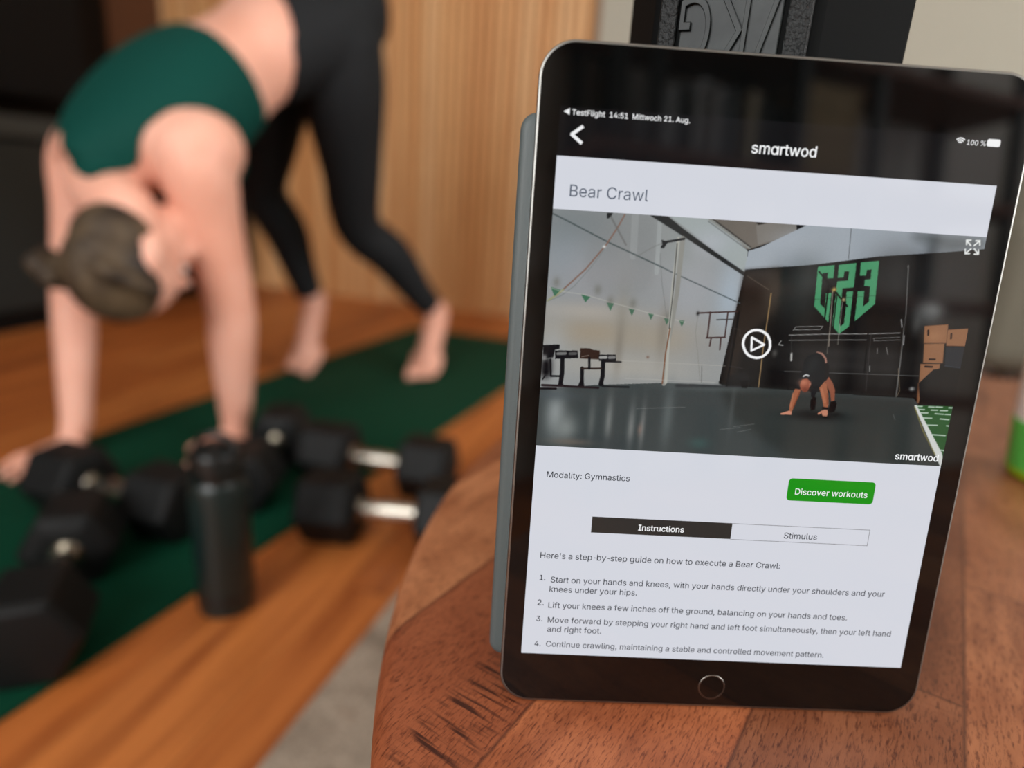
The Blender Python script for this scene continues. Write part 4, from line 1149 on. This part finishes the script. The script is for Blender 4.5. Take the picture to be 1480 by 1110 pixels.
def dumbbell(label, mtx, fw=0.104, length=0.285, head=0.090, group=None, text=None, plates=False):
    """built along local Z, lying or standing as mtx says; origin at its middle"""
    root = empty('dumbbell', (0, 0, 0), label, 'dumbbell', group, mat=mtx)
    hl = length / 2
    heads = [hex_head('head', hl - head, hl, fw, root, M['matt' if plates else 'rubber'], True), hex_head('head', -hl, -hl + head, fw, root, M['matt' if plates else 'rubber'], False)]
    g = hl - head
    MB().lathe([(0.0135, -g - 0.004), (0.0135, -g + 0.006), (0.0150, -g * 0.5), (0.0165, 0.0), (0.0150, g * 0.5), (0.0135, g - 0.006), (0.0135, g + 0.004)], 32).build('handle', M['chrome'], root, smooth=60)
    for s in (-1, 1):
        MB().lathe([(0.019, s * g - 0.007), (0.021, s * g - 0.004), (0.021, s * g + 0.004), (0.019, s * g + 0.007)], 32).build('collar', M['chrome'], root, smooth=40)
    if plates:
        # facet k has its outward normal at 30+60k degrees; raised grained frame, inset panel and raised letters
        side = fw / math.sqrt(3)
        for hz, hd in ((hl - head, heads[0]), (-hl, heads[1])):
            for k in range(6):
                if k not in plates: continue
                fm = Matrix.Rotation(R(30 + 60 * k + 90), 4, 'Z') @ Matrix.Translation((0, -fw / 2, hz + head / 2))
                fr = MB()
                w2, h2 = side / 2 - 0.002, head / 2 - 0.009
                fr.box(-w2, -w2 + 0.0072, -0.0022, 0.004, -h2, h2)
                fr.box(w2 - 0.0085, w2, -0.0022, 0.004, -h2, h2)
                fr.box(-w2, w2, -0.0022, 0.004, -h2, -h2 + 0.006)
                fr.box(-w2, w2, -0.0022, 0.004, h2 - 0.006, h2)
                fr.build('label_frame', M['cast'], hd, mat=fm, bevel=0.0010)
                pn = MB().box(-w2 + 0.0086, w2 - 0.0100, -0.0012, 0.004, -h2 + 0.006, h2 - 0.006).build('label_panel', M['panel'], hd, mat=fm, bevel=0.0006)
                if text:
                    cu = bpy.data.curves.new('weight_text', 'FONT')
                    cu.body = text
                    cu.size = 1.0
                    cu.extrude = 0.02
                    cu.bevel_depth = 0.010
                    cu.offset = -0.012
                    cu.space_character = 1.12
                    ob = bpy.data.objects.new('weight_text', cu)
                    COL.objects.link(ob)
                    bpy.context.view_layer.update()
                    tm = bpy.data.meshes.new_from_object(ob.evaluated_get(bpy.context.evaluated_depsgraph_get()))
                    xs = [v.co.x for v in tm.vertices]
                    ys = [v.co.y for v in tm.vertices]
                    kx = 0.0375 / (max(xs) - min(xs))
                    ky = 0.0250 / (max(ys) - min(ys))
                    cx, cy = (max(xs) + min(xs)) / 2, (max(ys) + min(ys)) / 2
                    wt = MB()
                    flip = -1 if hz > 0 else 1                     # the upper head stands upside down
                    wt.add([((v.co.x - cx) * kx * flip - 0.0008, -0.0012 - max(v.co.z, 0) * 0.055, (v.co.y - cy) * ky * flip + (0.0030 if hz > 0 else 0.0)) for v in tm.vertices], [tuple(p_.vertices) for p_ in tm.polygons])
                    wt.build('weight_lettering', M['panel'], hd, mat=fm, smooth=40)
                    bpy.data.objects.remove(ob)
    return root


# standing on end behind the tablet, one corner towards the viewer
sd = 0.104 / math.sqrt(3)
cor = Vector((0.0990, 0.0425))                       # the corner that carries the tablet
cen = cor + Vector((0, 1)) * sd
dumbbell('black hex dumbbell standing on end on the table behind the tablet, marked 7KG upside down',
         Matrix.Translation((cen.x, cen.y, TZ + 0.1555)) @ Matrix.Rotation(R(30), 4, 'Z'), fw=0.104, length=0.311, head=0.102, text='7KG', plates=(3,))


def lying(p0, p1, z, turn=0.0, z1=None):
    p0, p1 = Vector((*p0, z)), Vector((*p1, z if z1 is None else z1))
    t = (p1 - p0).normalized()
    side = Vector((-t.y, t.x, 0)).normalized()
    up = t.cross(side)
    if up.z < 0:
        side = -side
        up = t.cross(side)
    m3 = Matrix((side, up, t)).transposed()             # local Y points up: a flat facet rests on the floor
    return Matrix.Translation((p0 + p1) / 2) @ m3.to_4x4() @ Matrix.Rotation(R(turn), 4, 'Z')


DBG = 'hex dumbbells on the floor'
MT = 0.006                                             # mat thickness
zc = 0.052 + MT
dumbbell('black hex dumbbell nearest the viewer at the left edge, lying on the green mat', lying((-0.502, 0.400), (-0.572, 0.600), zc), group=DBG)
dumbbell('black hex dumbbell lying crosswise before the hand below the hair bun', lying((-0.690, 0.766), (-0.490, 0.700), zc), group=DBG)
dumbbell('black hex dumbbell partly on the wood floor, its bright chrome handle by the table edge', lying((-0.248, 0.722), (-0.058, 0.690), 0.0530, z1=0.0630), group=DBG)
dumbbell('black hex dumbbell farthest back, lying across the mat edge near the table', lying((-0.306, 0.920), (-0.106, 0.873), zc), group=DBG)
dumbbell('black hex dumbbell lying on the mat behind the dark drinking bottle', lying((-0.413, 0.820), (-0.413, 0.980), zc), group=DBG)

# dark drinking bottle standing on the mat edge
bt = empty('drinking_bottle', (-0.343, 0.535, 0.0), 'dark green-black drinking bottle standing upright in front of the dumbbells', 'bottle')
MB().lathe([(0.030, 0.0), (0.0345, 0.003), (0.036, 0.010), (0.036, 0.165), (0.0345, 0.180), (0.031, 0.190), (0.029, 0.192)], 48).build('body', M['bottle'], bt, smooth=40)
lid = MB().lathe([(0.0315, 0.190), (0.0325, 0.193), (0.0325, 0.220), (0.030, 0.226), (0.016, 0.229), (0.0155, 0.234), (0.010, 0.236)], 48).build('lid', M['cap'], bt, smooth=40)
MB().tube([(-0.024, 0, 0.224), (-0.018, 0, 0.241), (0.0, 0, 0.247), (0.018, 0, 0.241), (0.024, 0, 0.224)], 0.004, 10).build('carry_loop', M['cap'], lid, smooth=60)
MB().lathe([(0.0362, 0.020), (0.0366, 0.022), (0.0366, 0.030), (0.0362, 0.032)], 48).build('grip_ring', M['cap'], bt, smooth=40)

# spray bottle on the table at the right edge
gb = empty('spray_bottle', (0.4500, 0.2560, TZ), 'white bottle with a bright green label on the table at the right edge', 'bottle')
MB().lathe([(0.026, 0.0), (0.0300, 0.002), (0.0318, 0.006), (0.0372, 0.055), (0.0395, 0.105), (0.0385, 0.128), (0.032, 0.146), (0.017, 0.158), (0.013, 0.163)], 48).build('body', M['label_white'], gb, smooth=50)
MB().lathe([(0.0318, 0.0055), (0.0324, 0.007), (0.0371, 0.048), (0.0364, 0.0485)], 48).build('label', M['label_green'], gb, smooth=40)
MB().lathe([(0.0285, 0.0008), (0.0312, 0.0022), (0.0325, 0.005), (0.0329, 0.0085), (0.0320, 0.009)], 48).build('base_band', M['label_lime'], gb, smooth=40)
nk = MB().lathe([(0.0145, 0.160), (0.016, 0.162), (0.016, 0.182), (0.012, 0.184)], 32).build('collar', M['label_white'], gb, smooth=40)
hd_ = MB()
hd_.prism([(-0.020, -0.012), (0.036, -0.012), (0.036, 0.012), (-0.020, 0.012)], 0.184, 0.206)
hd_.build('spray_head', M['label_green'], gb, bevel=0.004)
MB().tube([(0.026, 0, 0.186), (0.034, 0, 0.170), (0.036, 0, 0.150)], [0.005, 0.0045, 0.004], 10).build('trigger', M['label_white'], gb, smooth=60)

# green exercise mat
e1 = Vector((-0.303, 2.255)); e2 = Vector((0.276, 2.085))
back = Vector((-0.401, -0.916)) * 2.12
mm = MB().prism([tuple(e1), tuple(e1 + back), tuple(e2 + back), tuple(e2)], 0.0, MT).build('exercise_mat', M['mat_'], bevel=0.002)
tag(mm, 'long dark green exercise mat on the wood floor under the person', 'mat')


# ------------------------------------------------------------------ the person in a bear crawl
def catmull(P, n):
    out = []
    P = [np.array(p, float) for p in P]
    Q = [2 * P[0] - P[1]] + P + [2 * P[-1] - P[-2]]
    for i in range(1, len(Q) - 2):
        for k in range(n):
            t = k / n
            a, b, c, d = Q[i - 1:i + 3]
            out.append(0.5 * ((2 * b) + (c - a) * t + (2 * a - 5 * b + 4 * c - d) * t * t + (3 * b - a - 3 * c + d) * t ** 3))
    out.append(P[-1])
    return out


def limb(mb, pts, n=16, sub=6):
    """pts: (x,y,z,r) tapered tube with round ends along a smooth curve"""
    c = catmull(pts, sub)
    P = [Vector(q[:3]) for q in c]
    rr = [max(q[3], 0.002) for q in c]
    t0 = (P[1] - P[0]).normalized(); t1 = (P[-1] - P[-2]).normalized()
    pre = [(P[0] - t0 * rr[0] * math.sin(a), rr[0] * math.cos(a)) for a in (R(80), R(55), R(28))]
    post = [(P[-1] + t1 * rr[-1] * math.sin(a), rr[-1] * math.cos(a)) for a in (R(28), R(55), R(80))]
    allp = pre + list(zip(P, rr)) + post
    mb.tube([p for p, r in allp], [r for p, r in allp], n)


def ellipsoid(mb, c, ax, n=20):
    """ax: three axis vectors (with lengths)"""
    c = Vector(c)
    rings = []
    for i in range(1, n // 2 + 4):
        th = math.pi * i / (n // 2 + 4)
        rings.append([c + ax[2] * math.cos(th) + (ax[0] * math.cos(2 * math.pi * k / n) + ax[1] * math.sin(2 * math.pi * k / n)) * math.sin(th) for k in range(n)])
    mb.rings(rings)


def remesh(mb, voxel, smooth, name):
    me = bpy.data.meshes.new(name)
    me.from_pydata(mb.v, [], mb.f)
    bm = bmesh.new(); bm.from_mesh(me); bmesh.ops.recalc_face_normals(bm, faces=bm.faces); bm.to_mesh(me); bm.free()
    ob = bpy.data.objects.new(name, me)
    COL.objects.link(ob)
    r_ = ob.modifiers.new('r', 'REMESH'); r_.mode = 'VOXEL'; r_.voxel_size = voxel
    s_ = ob.modifiers.new('s', 'SMOOTH'); s_.iterations = smooth; s_.factor = 0.5
    bpy.context.view_layer.update()
    out = bpy.data.meshes.new_from_object(ob.evaluated_get(bpy.context.evaluated_depsgraph_get()))
    bpy.data.objects.remove(ob)
    return out


V3 = Vector
S0 = V3((-0.682, 1.035, 0.582))                 # between the shoulders
H0 = V3((-0.450, 1.360, 0.838))                 # between the hips
tx_ = (H0 - S0).normalized()
lat = V3((0.92, -0.39, 0.02)); lat = (lat - tx_ * lat.dot(tx_)).normalized()
dor = lat.cross(tx_).normalized()
if dor.z < 0: dor = -dor
LT = (H0 - S0).length
shR, elR, wrR = V3((-0.540, 0.985, 0.565)), V3((-0.515, 1.035, 0.300)), V3((-0.528, 1.062, 0.070))
shL, elL, wrL = V3((-0.790, 1.085, 0.560)), V3((-0.822, 1.055, 0.300)), V3((-0.806, 0.985, 0.065))
hipR, knR, anR = V3((-0.368, 1.325, 0.812)), V3((-0.372, 1.530, 0.432)), V3((-0.172, 1.712, 0.172))
hipL, knL, anL = V3((-0.524, 1.398, 0.812)), V3((-0.630, 1.585, 0.500)), V3((-0.532, 1.690, 0.185))

body = MB()
secs = [(-0.20, .060, .052, .00), (-0.10, .100, .072, .00), (0.0, .138, .088, .0), (0.14, .154, .102, -.002), (0.30, .152, .108, -.002), (0.46, .138, .100, 0.0), (0.60, .124, .090, 0.0), (0.74, .132, .094, .002),
        (0.88, .156, .108, .006), (1.00, .168, .118, .010), (1.12, .160, .116, .010), (1.22, .120, .092, .004), (1.29, .060, .05, .0)]
rings = []
for f, w_, d_, o_ in catmull([(a, b, c, d) for a, b, c, d in secs], 4):
    c = S0 + tx_ * (LT * f) + dor * (o_ + 0.02 * math.sin(math.pi * min(max(f, 0), 1)))
    rings.append([c + lat * (w_ * math.copysign(abs(math.cos(a)) ** 0.85, math.cos(a))) + dor * (d_ * math.copysign(abs(math.sin(a)) ** 0.85, math.sin(a))) for a in [2 * math.pi * k / 28 for k in range(28)]])
body.rings(rings)
for s in (-1, 1):                               # chest and seat
    ellipsoid(body, S0 + tx_ * LT * 0.20 + lat * s * 0.065 - dor * 0.075, (lat * 0.062, tx_ * 0.062, dor * 0.055))
    ellipsoid(body, H0 + tx_ * 0.055 + lat * s * 0.078 + dor * 0.030, (lat * 0.090, tx_ * 0.105, dor * 0.105))


def arm(sh, el, wr, r, s):
    limb(body, [(*(sh + (S0 - sh) * 0.45 + tx_ * 0.03), r[0] * 0.95), (*sh, r[0]), (*(sh.lerp(el, 0.4)), r[1]), (*el, r[2]), (*(el.lerp(wr, 0.35)), r[3]), (*wr, r[4])])
    ellipsoid(body, sh + tx_ * 0.02 + dor * 0.005, (lat * r[0] * 1.04, tx_ * 0.075, dor * r[0] * 1.02))
    ellipsoid(body, sh * 0.55 + S0 * 0.45 + tx_ * LT * 0.16 + dor * 0.02, (lat * 0.06, tx_ * 0.10, dor * 0.065))


arm(shR, elR, wrR, (.066, .056, .046, .044, .031), 1)
arm(shL, elL, wrL, (.056, .047, .040, .037, .028), -1)


def hand(wr, fwd, thumb_side, z0):
    """flat hand on the ground: palm, four bent fingers of different lengths and a thumb from the side"""
    fwd = V3((fwd[0], fwd[1], 0)).normalized()
    sd_ = V3((-fwd.y, fwd.x, 0)) * thumb_side
    base = V3((wr.x, wr.y, z0 + 0.018)) + fwd * 0.012
    kn = base + fwd * 0.070
    limb(body, [(*wr, .029), (*(base + V3((0, 0, .010)) + fwd * 0.004), .024)], 14, 4)
    ellipsoid(body, (base + kn) / 2 + V3((0, 0, -0.002)), (fwd * 0.050, sd_ * 0.042, V3((0, 0, 0.0175))))
    for i, (off, L) in enumerate(((0.029, .066), (0.010, .074), (-0.009, .069), (-0.027, .054))):
        spread = sd_ * (off * 0.55)
        k0 = kn + sd_ * off - fwd * 0.012 * (1 if i in (0, 3) else 0) + V3((0, 0, -0.003))
        d_ = (fwd * L + spread)
        limb(body, [(*(k0 - fwd * 0.03), .0105), (*k0, .0105), (*(k0 + d_ * 0.45 + V3((0, 0, 0.004))), .0092), (*(k0 + d_ * 0.78 - V3((0, 0, 0.003))), .0084), (*(k0 + d_ - V3((0, 0, 0.006))), .0076)], 12, 4)
    b0 = base + sd_ * 0.022 + fwd * 0.012
    limb(body, [(*b0, .016), (*(b0 + sd_ * 0.028 + fwd * 0.018 - V3((0, 0, 0.004))), .0118), (*(b0 + sd_ * 0.046 + fwd * 0.044 - V3((0, 0, 0.007))), .0088)], 12, 5)


hand(wrR, (0.02, -1), -1, MT)
hand(wrL, (-0.25, -1), 1, MT)


def leg(hip, kn, an, ball, toe, s):
    limb(body, [(*(hip + V3((0, 0, 0.02))), .088), (*hip.lerp(kn, 0.2), .090), (*hip.lerp(kn, 0.6), .070), (*kn, .055), (*(kn.lerp(an, 0.35) + (an - kn).cross(lat).normalized() * 0.012 * (1 if (an - kn).cross(lat).y > 0 else -1)), .053), (*kn.lerp(an, 0.75), .037), (*an, .033)])
    heel = an + V3((0.0, 0.035, 0.010))
    limb(body, [(*heel, .029), (*heel.lerp(ball, 0.5), .030), (*ball, .027)], 14, 5)
    limb(body, [(*an, .033), (*an.lerp(ball, 0.55), .034), (*ball, .027)], 14, 5)
    side = V3((ball - an).cross(V3((0, 0, 1)))).normalized()
    tv_ = (toe - ball)
    for i in range(5):
        o_ = side * (0.034 - 0.017 * i) * s
        L = (1.0, .92, .84, .76, .66)[i]
        rr = (.0135, .0098, .0092, .0088, .0084)[i]
        b_ = ball + o_
        limb(body, [(*(b_ - tv_ * 0.5 + V3((0, 0, 0.016))), .014), (*b_, .0135), (*(b_ + tv_ * L * 0.6), rr), (*(b_ + tv_ * L - V3((0, 0, 0.002))), rr * 0.9)], 12, 4)
    ellipsoid(body, ball, (side * 0.045, tv_.normalized() * 0.034, V3((0, 0, 0.026))))


leg(hipR, knR, anR, V3((-0.196, 1.615, MT + 0.028)), V3((-0.205, 1.560, MT + 0.012)), 1)
leg(hipL, knL, anL, V3((-0.545, 1.612, MT + 0.028)), V3((-0.556, 1.556, MT + 0.012)), -1)

# neck and head, hanging between the arms, the face towards the feet
hc = V3((-0.617, 0.885, 0.388))                 # centre of the skull
cr = V3((0.02, -0.38, -0.92)).normalized()      # towards the crown
fc = V3((0.46, 0.86, -0.20)); fc = (fc - cr * fc.dot(cr)).normalized()
sd2 = cr.cross(fc).normalized()
limb(body, [(*(S0 + tx_ * 0.02 + dor * 0.01), .062), (*(S0 - tx_ * 0.055 - V3((0, 0.01, 0.03))), .054), (*(hc - cr * 0.075 + V3((0, 0.0, 0.01)) - fc * 0.01), .050), (*(hc - cr * 0.02), .05)])
ellipsoid(body, hc - fc * 0.006, (sd2 * 0.073, fc * 0.090, cr * 0.086))
ellipsoid(body, hc + fc * 0.040 - cr * 0.055, (sd2 * 0.054, fc * 0.052, cr * 0.066))         # face and jaw
ellipsoid(body, hc + fc * 0.076 - cr * 0.092, (sd2 * 0.024, fc * 0.020, cr * 0.018))         # chin
limb(body, [(*(hc + fc * 0.086 - cr * 0.012), .009), (*(hc + fc * 0.101 - cr * 0.042), .012), (*(hc + fc * 0.090 - cr * 0.050), .010)], 10, 4)   # nose
ellipsoid(body, hc + fc * 0.080 + cr * 0.010, (sd2 * 0.050, fc * 0.014, cr * 0.012))         # brow
for s in (-1, 1):
    ellipsoid(body, hc + sd2 * s * 0.073 - cr * 0.022 - fc * 0.004, (sd2 * 0.011 + fc * -0.008, fc * 0.021, cr * 0.034))   # ears
    ellipsoid(body, hc + sd2 * s * 0.036 + fc * 0.072 - cr * 0.040, (sd2 * 0.022, fc * 0.018, cr * 0.018))   # cheekbones

bme = remesh(body, 0.0052, 5, 'person')
bme.materials.clear()
bme.materials.append(M['skin'])
bme.polygons.foreach_set('use_smooth', [True] * len(bme.polygons))
person = bpy.data.objects.new('person', bme)
COL.objects.link(person)
tag(person, 'person in green sports top and black leggings on hands and feet on the mat', 'person')

BONES = [('torso', S0 - tx_ * 0.06, H0 + tx_ * 0.08, .13), ('torso', H0 + lat * 0.08, H0 - lat * 0.08, .12), ('torso', S0 + lat * 0.09, S0 - lat * 0.09, .085), ('armR', shR, elR, .06), ('armR', elR, wrR, .045), ('armL', shL, elL, .055), ('armL', elL, wrL, .04),
         ('handR', wrR, wrR + V3((0, -0.15, -0.05)), .04), ('handL', wrL, wrL + V3((-0.03, -0.15, -0.05)), .04),
         ('thigh', hipR, knR, .08), ('thigh', hipL, knL, .08), ('shinR', knR, anR, .045), ('shinL', knL, anL, .045),
         ('footR', anR, V3((-0.2, 1.56, 0.02)), .035), ('footL', anL, V3((-0.55, 1.556, 0.02)), .035), ('head', hc - cr * 0.06, hc + cr * 0.03, .08)]


def labels(me):
    n = len(me.vertices)
    co_ = np.empty(n * 3); me.vertices.foreach_get('co', co_); co_ = co_.reshape(-1, 3)
    best = np.full(n, 1e9); lab = np.zeros(n, int)
    for i, (nm, a, b, r_) in enumerate(BONES):
        a_, b_ = np.array(a), np.array(b)
        d_ = b_ - a_
        t_ = np.clip(((co_ - a_) @ d_) / (d_ @ d_), 0, 1)
        D = np.linalg.norm(co_ - a_ - t_[:, None] * d_, axis=1) - r_
        k = D < best
        best[k] = D[k]; lab[k] = i
    return [BONES[i][0] for i in lab]


def garment(name, keep, cuts, push, m, inside=None, thick=0.003):
    """a cloth shell over the body: faces of the kept regions, cut cleanly by planes (region names, point, normal: the far side goes)"""
    me_ = bme.copy()
    lab = labels(me_)
    bm = bmesh.new(); bm.from_mesh(me_); bm.verts.ensure_lookup_table()
    ly = bm.verts.layers.int.new('r')
    ids = {k: i for i, k in enumerate(sorted(set(lab)))}
    for v in bm.verts: v[ly] = ids[lab[v.index]]
    kp = {ids[k] for k in keep if k in ids}
    bmesh.ops.delete(bm, geom=[f for f in bm.faces if not any(v[ly] in kp for v in f.verts)], context='FACES')
    for regs, pnt, nor in cuts:
        rs = {ids[k] for k in regs if k in ids}
        fs_ = [f for f in bm.faces if all(v[ly] in rs for v in f.verts)] if regs else bm.faces[:]
        g = list({v for f in fs_ for v in f.verts}) + list({e for f in fs_ for e in f.edges}) + fs_
        bmesh.ops.bisect_plane(bm, geom=g, plane_co=pnt, plane_no=nor, clear_outer=True)
    if inside:
        bmesh.ops.delete(bm, geom=[f for f in bm.faces if not inside(f.calc_center_median())], context='FACES')
    # keep the largest island
    seen, best = set(), []
    for f in bm.faces:
        if f in seen: continue
        st, isl = [f], []
        seen.add(f)
        while st:
            q = st.pop(); isl.append(q)
            for e in q.edges:
                for f2 in e.link_faces:
                    if f2 not in seen: seen.add(f2); st.append(f2)
        if len(isl) > len(best): best = isl
    keepf = set(best)
    bmesh.ops.delete(bm, geom=[f for f in bm.faces if f not in keepf], context='FACES')
    for _ in range(14):                                     # even out the hem line
        new = {}
        for v in bm.verts:
            if v.is_boundary:
                nb = [e.other_vert(v).co for e in v.link_edges if e.is_boundary]
                if len(nb) == 2: new[v] = v.co * 0.4 + (nb[0] + nb[1]) * 0.3
        for v, c_ in new.items(): v.co = c_
    bm.normal_update()
    for v in bm.verts: v.co += v.normal * push
    bmesh.ops.smooth_vert(bm, verts=[v for v in bm.verts if not v.is_boundary], factor=0.4, use_axis_x=True, use_axis_y=True, use_axis_z=True)
    bm.to_mesh(me_); bm.free()
    me_.name = name
    me_.materials.clear(); me_.materials.append(m)
    me_.polygons.foreach_set('use_smooth', [True] * len(me_.polygons))
    o = bpy.data.objects.new(name, me_)
    COL.objects.link(o)
    o.parent = person
    sol = o.modifiers.new('thickness', 'SOLIDIFY'); sol.thickness = thick; sol.offset = -1
    return o


ank = lambda k, a: k.lerp(a, 0.88)
garment('leggings', ('torso', 'thigh', 'shinR', 'shinL'),
        [(('torso',), S0 + tx_ * LT * 0.68 + lat * 0.10, (-tx_ - lat * 0.20 + dor * 0.60).normalized()), (('shinR', 'footR'), ank(knR, anR), (anR - knR).normalized()), (('shinL', 'footL'), ank(knL, anL), (anL - knL).normalized())], 0.0055, M['legging'])


def in_top(p):
    d = p - S0
    f, s = d.dot(tx_) / LT, d.dot(lat)
    if f > 0.46 - s * 0.12 or f < -0.25 + 0.11 * math.exp(-((s + 0.03) / 0.045) ** 2): return False
    if (p - (shR + lat * 0.030 - tx_ * 0.01)).length < 0.096: return False
    for sh_, el_ in ((shR, elR), (shL, elL)):
        ad = (el_ - sh_).normalized()
        q_ = p - sh_
        if q_.dot(ad) > 0.06 and (q_ - ad * q_.dot(ad)).length < 0.060: return False
    if s < -0.098 and f < 0.02: return False
    if (p - (shL - lat * 0.058)).length < 0.082: return False
    if f < -0.05 and d.dot(dor) < 0.0: return False
    nk_ = hc - cr * 0.075
    if f < -0.06 and (p - nk_).length < 0.085: return False
    return abs(s) < 0.17


top_ = garment('sports_top', ('torso', 'armR', 'armL', 'thigh', 'head'), [], 0.0050, M['top'], in_top)

# hair with a bun, brows aside: its own mesh on the skull
hr = MB()
ellipsoid(hr, hc - fc * 0.016 + cr * 0.004, (sd2 * 0.0735, fc * 0.086, cr * 0.090), 28)
ellipsoid(hr, hc - fc * 0.030 - cr * 0.040, (sd2 * 0.066, fc * 0.062, cr * 0.060), 24)
for k in range(9):
    a = R(-80 + 20 * k)
    st_ = hc + sd2 * 0.074 * math.sin(a) + fc * 0.030 * math.cos(a) - fc * 0.01 + cr * 0.045
    limb(hr, [(*st_, .012), (*(hc + sd2 * 0.06 * math.sin(a) - fc * 0.070 + cr * 0.03), .012), (*(hc - fc * 0.088 - cr * 0.01), .010)], 10, 5)
hme = remesh(hr, 0.0055, 3, 'hair')
hme.materials.clear(); hme.materials.append(M['hair'])
hme.polygons.foreach_set('use_smooth', [True] * len(hme.polygons))
ho = bpy.data.objects.new('hair', hme)
COL.objects.link(ho)
ho.parent = person
bn = MB()
bc = V3((-0.716, 0.850, 0.384))
for k in range(5):
    a = R(72 * k)
    limb(bn, [(*(bc + V3((0.020 * math.cos(a), 0.018 * math.sin(a), 0.016 * math.cos(2 * a)))), .017), (*(bc + V3((0.024 * math.cos(a + 1.2), 0.020 * math.sin(a + 1.2), 0.018 * math.sin(a)))), .018)], 12, 4)
limb(bn, [(*(hc - fc * 0.078 - sd2 * 0.0), .020), (*(bc + V3((0.03, 0.006, 0.004))), .013), (*bc, .02)], 12, 5)
nme = remesh(bn, 0.0045, 2, 'hair_bun')
nme.materials.clear(); nme.materials.append(M['hair'])
nme.polygons.foreach_set('use_smooth', [True] * len(nme.polygons))
no = bpy.data.objects.new('hair_bun', nme)
COL.objects.link(no)
no.parent = ho
for s in (-1, 1):
    ey = MB()
    ellipsoid(ey, hc + sd2 * s * 0.030 + fc * 0.073 - cr * 0.014, (sd2 * 0.0115, fc * 0.0085, cr * 0.0065), 16)
    eo = ey.build('eye', M['eye'], person, smooth=0)
    ir = MB()
    ellipsoid(ir, hc + sd2 * s * 0.030 + fc * 0.0785 - cr * 0.014, (sd2 * 0.0050, fc * 0.0036, cr * 0.0050), 14)
    ir.build('iris', M['iris'], eo, smooth=0)
lp = MB()
ellipsoid(lp, hc + fc * 0.091 - cr * 0.069, (sd2 * 0.022, fc * 0.006, cr * 0.0065), 16)
lp.build('lips', M['lips'], person, smooth=0)


# ------------------------------------------------------------------ bookshelf behind the viewer (mirrored faintly in the tablet glass)
bs = empty('bookshelf', (0, 0, 0), 'black steel bookshelf with walnut boards mirrored in the dark tablet glass', 'bookshelf', mat=ROOM @ Matrix.Translation((1.60, B_N, 0)))
for a in (0.06, 0.18, 0.70, 1.02, 1.70):
    MB().box(a - 0.018, a + 0.018, 0.32, 0.355, 0.0, 1.80).build('upright', M['shelf_metal'], bs)
    MB().box(a - 0.018, a + 0.018, 0.02, 0.055, 0.0, 1.80).build('upright', M['shelf_metal'], bs)
for z in (0.30, 0.66, 1.02, 1.40, 1.76):
    MB().box(0.0, 1.80, 0.02, 0.36, z, z + 0.03).build('shelf_board', M['shelf_board'], bs)
bk = [mat('book_cloth', c, 0.7) for c in ((190, 196, 200), (120, 132, 140), (70, 84, 96), (206, 196, 170), (46, 58, 62), (150, 120, 96))]
BG = 'books mirrored in the tablet glass'
xb = 1.60 + 0.24
names = ('pale grey', 'slate grey', 'blue grey', 'cream', 'dark teal', 'tan')
i = 0
while xb < 1.60 + 0.66:
    th = random.uniform(0.018, 0.038); hh = random.uniform(0.18, 0.26); dp = random.uniform(0.16, 0.21); c = random.randrange(6)
    b = MB().box(0, th, 0, dp, 0, hh).build('book', bk[c], bevel=0.002)
    b.matrix_world = ROOM @ Matrix.Translation((xb, B_N + 0.12, 1.05))
    tag(b, 'upright book in a row on the bookshelf mirrored in the tablet glass', 'book', BG)
    xb += th + 0.002
    i += 1
bx_ = mat('box_board', (176, 156, 122), 0.8)
zb = 1.05
for k in range(4):
    hgt = (0.075, 0.07, 0.08, 0.065)[k]
    b = empty('storage_box', (0, 0, 0), 'beige storage box in a stack on the bookshelf mirrored in the tablet glass', 'box', 'storage boxes stacked on the bookshelf', mat=ROOM @ Matrix.Translation((1.60 + 0.72, B_N + 0.05, zb)))
    MB().box(0.01, 0.24, 0.01, 0.27, 0.0, hgt - 0.018).build('box', bx_, b)
    MB().box(0.005, 0.245, 0.005, 0.275, hgt - 0.018, hgt).build('lid', bx_, b, bevel=0.002)
    zb += hgt + 0.0005
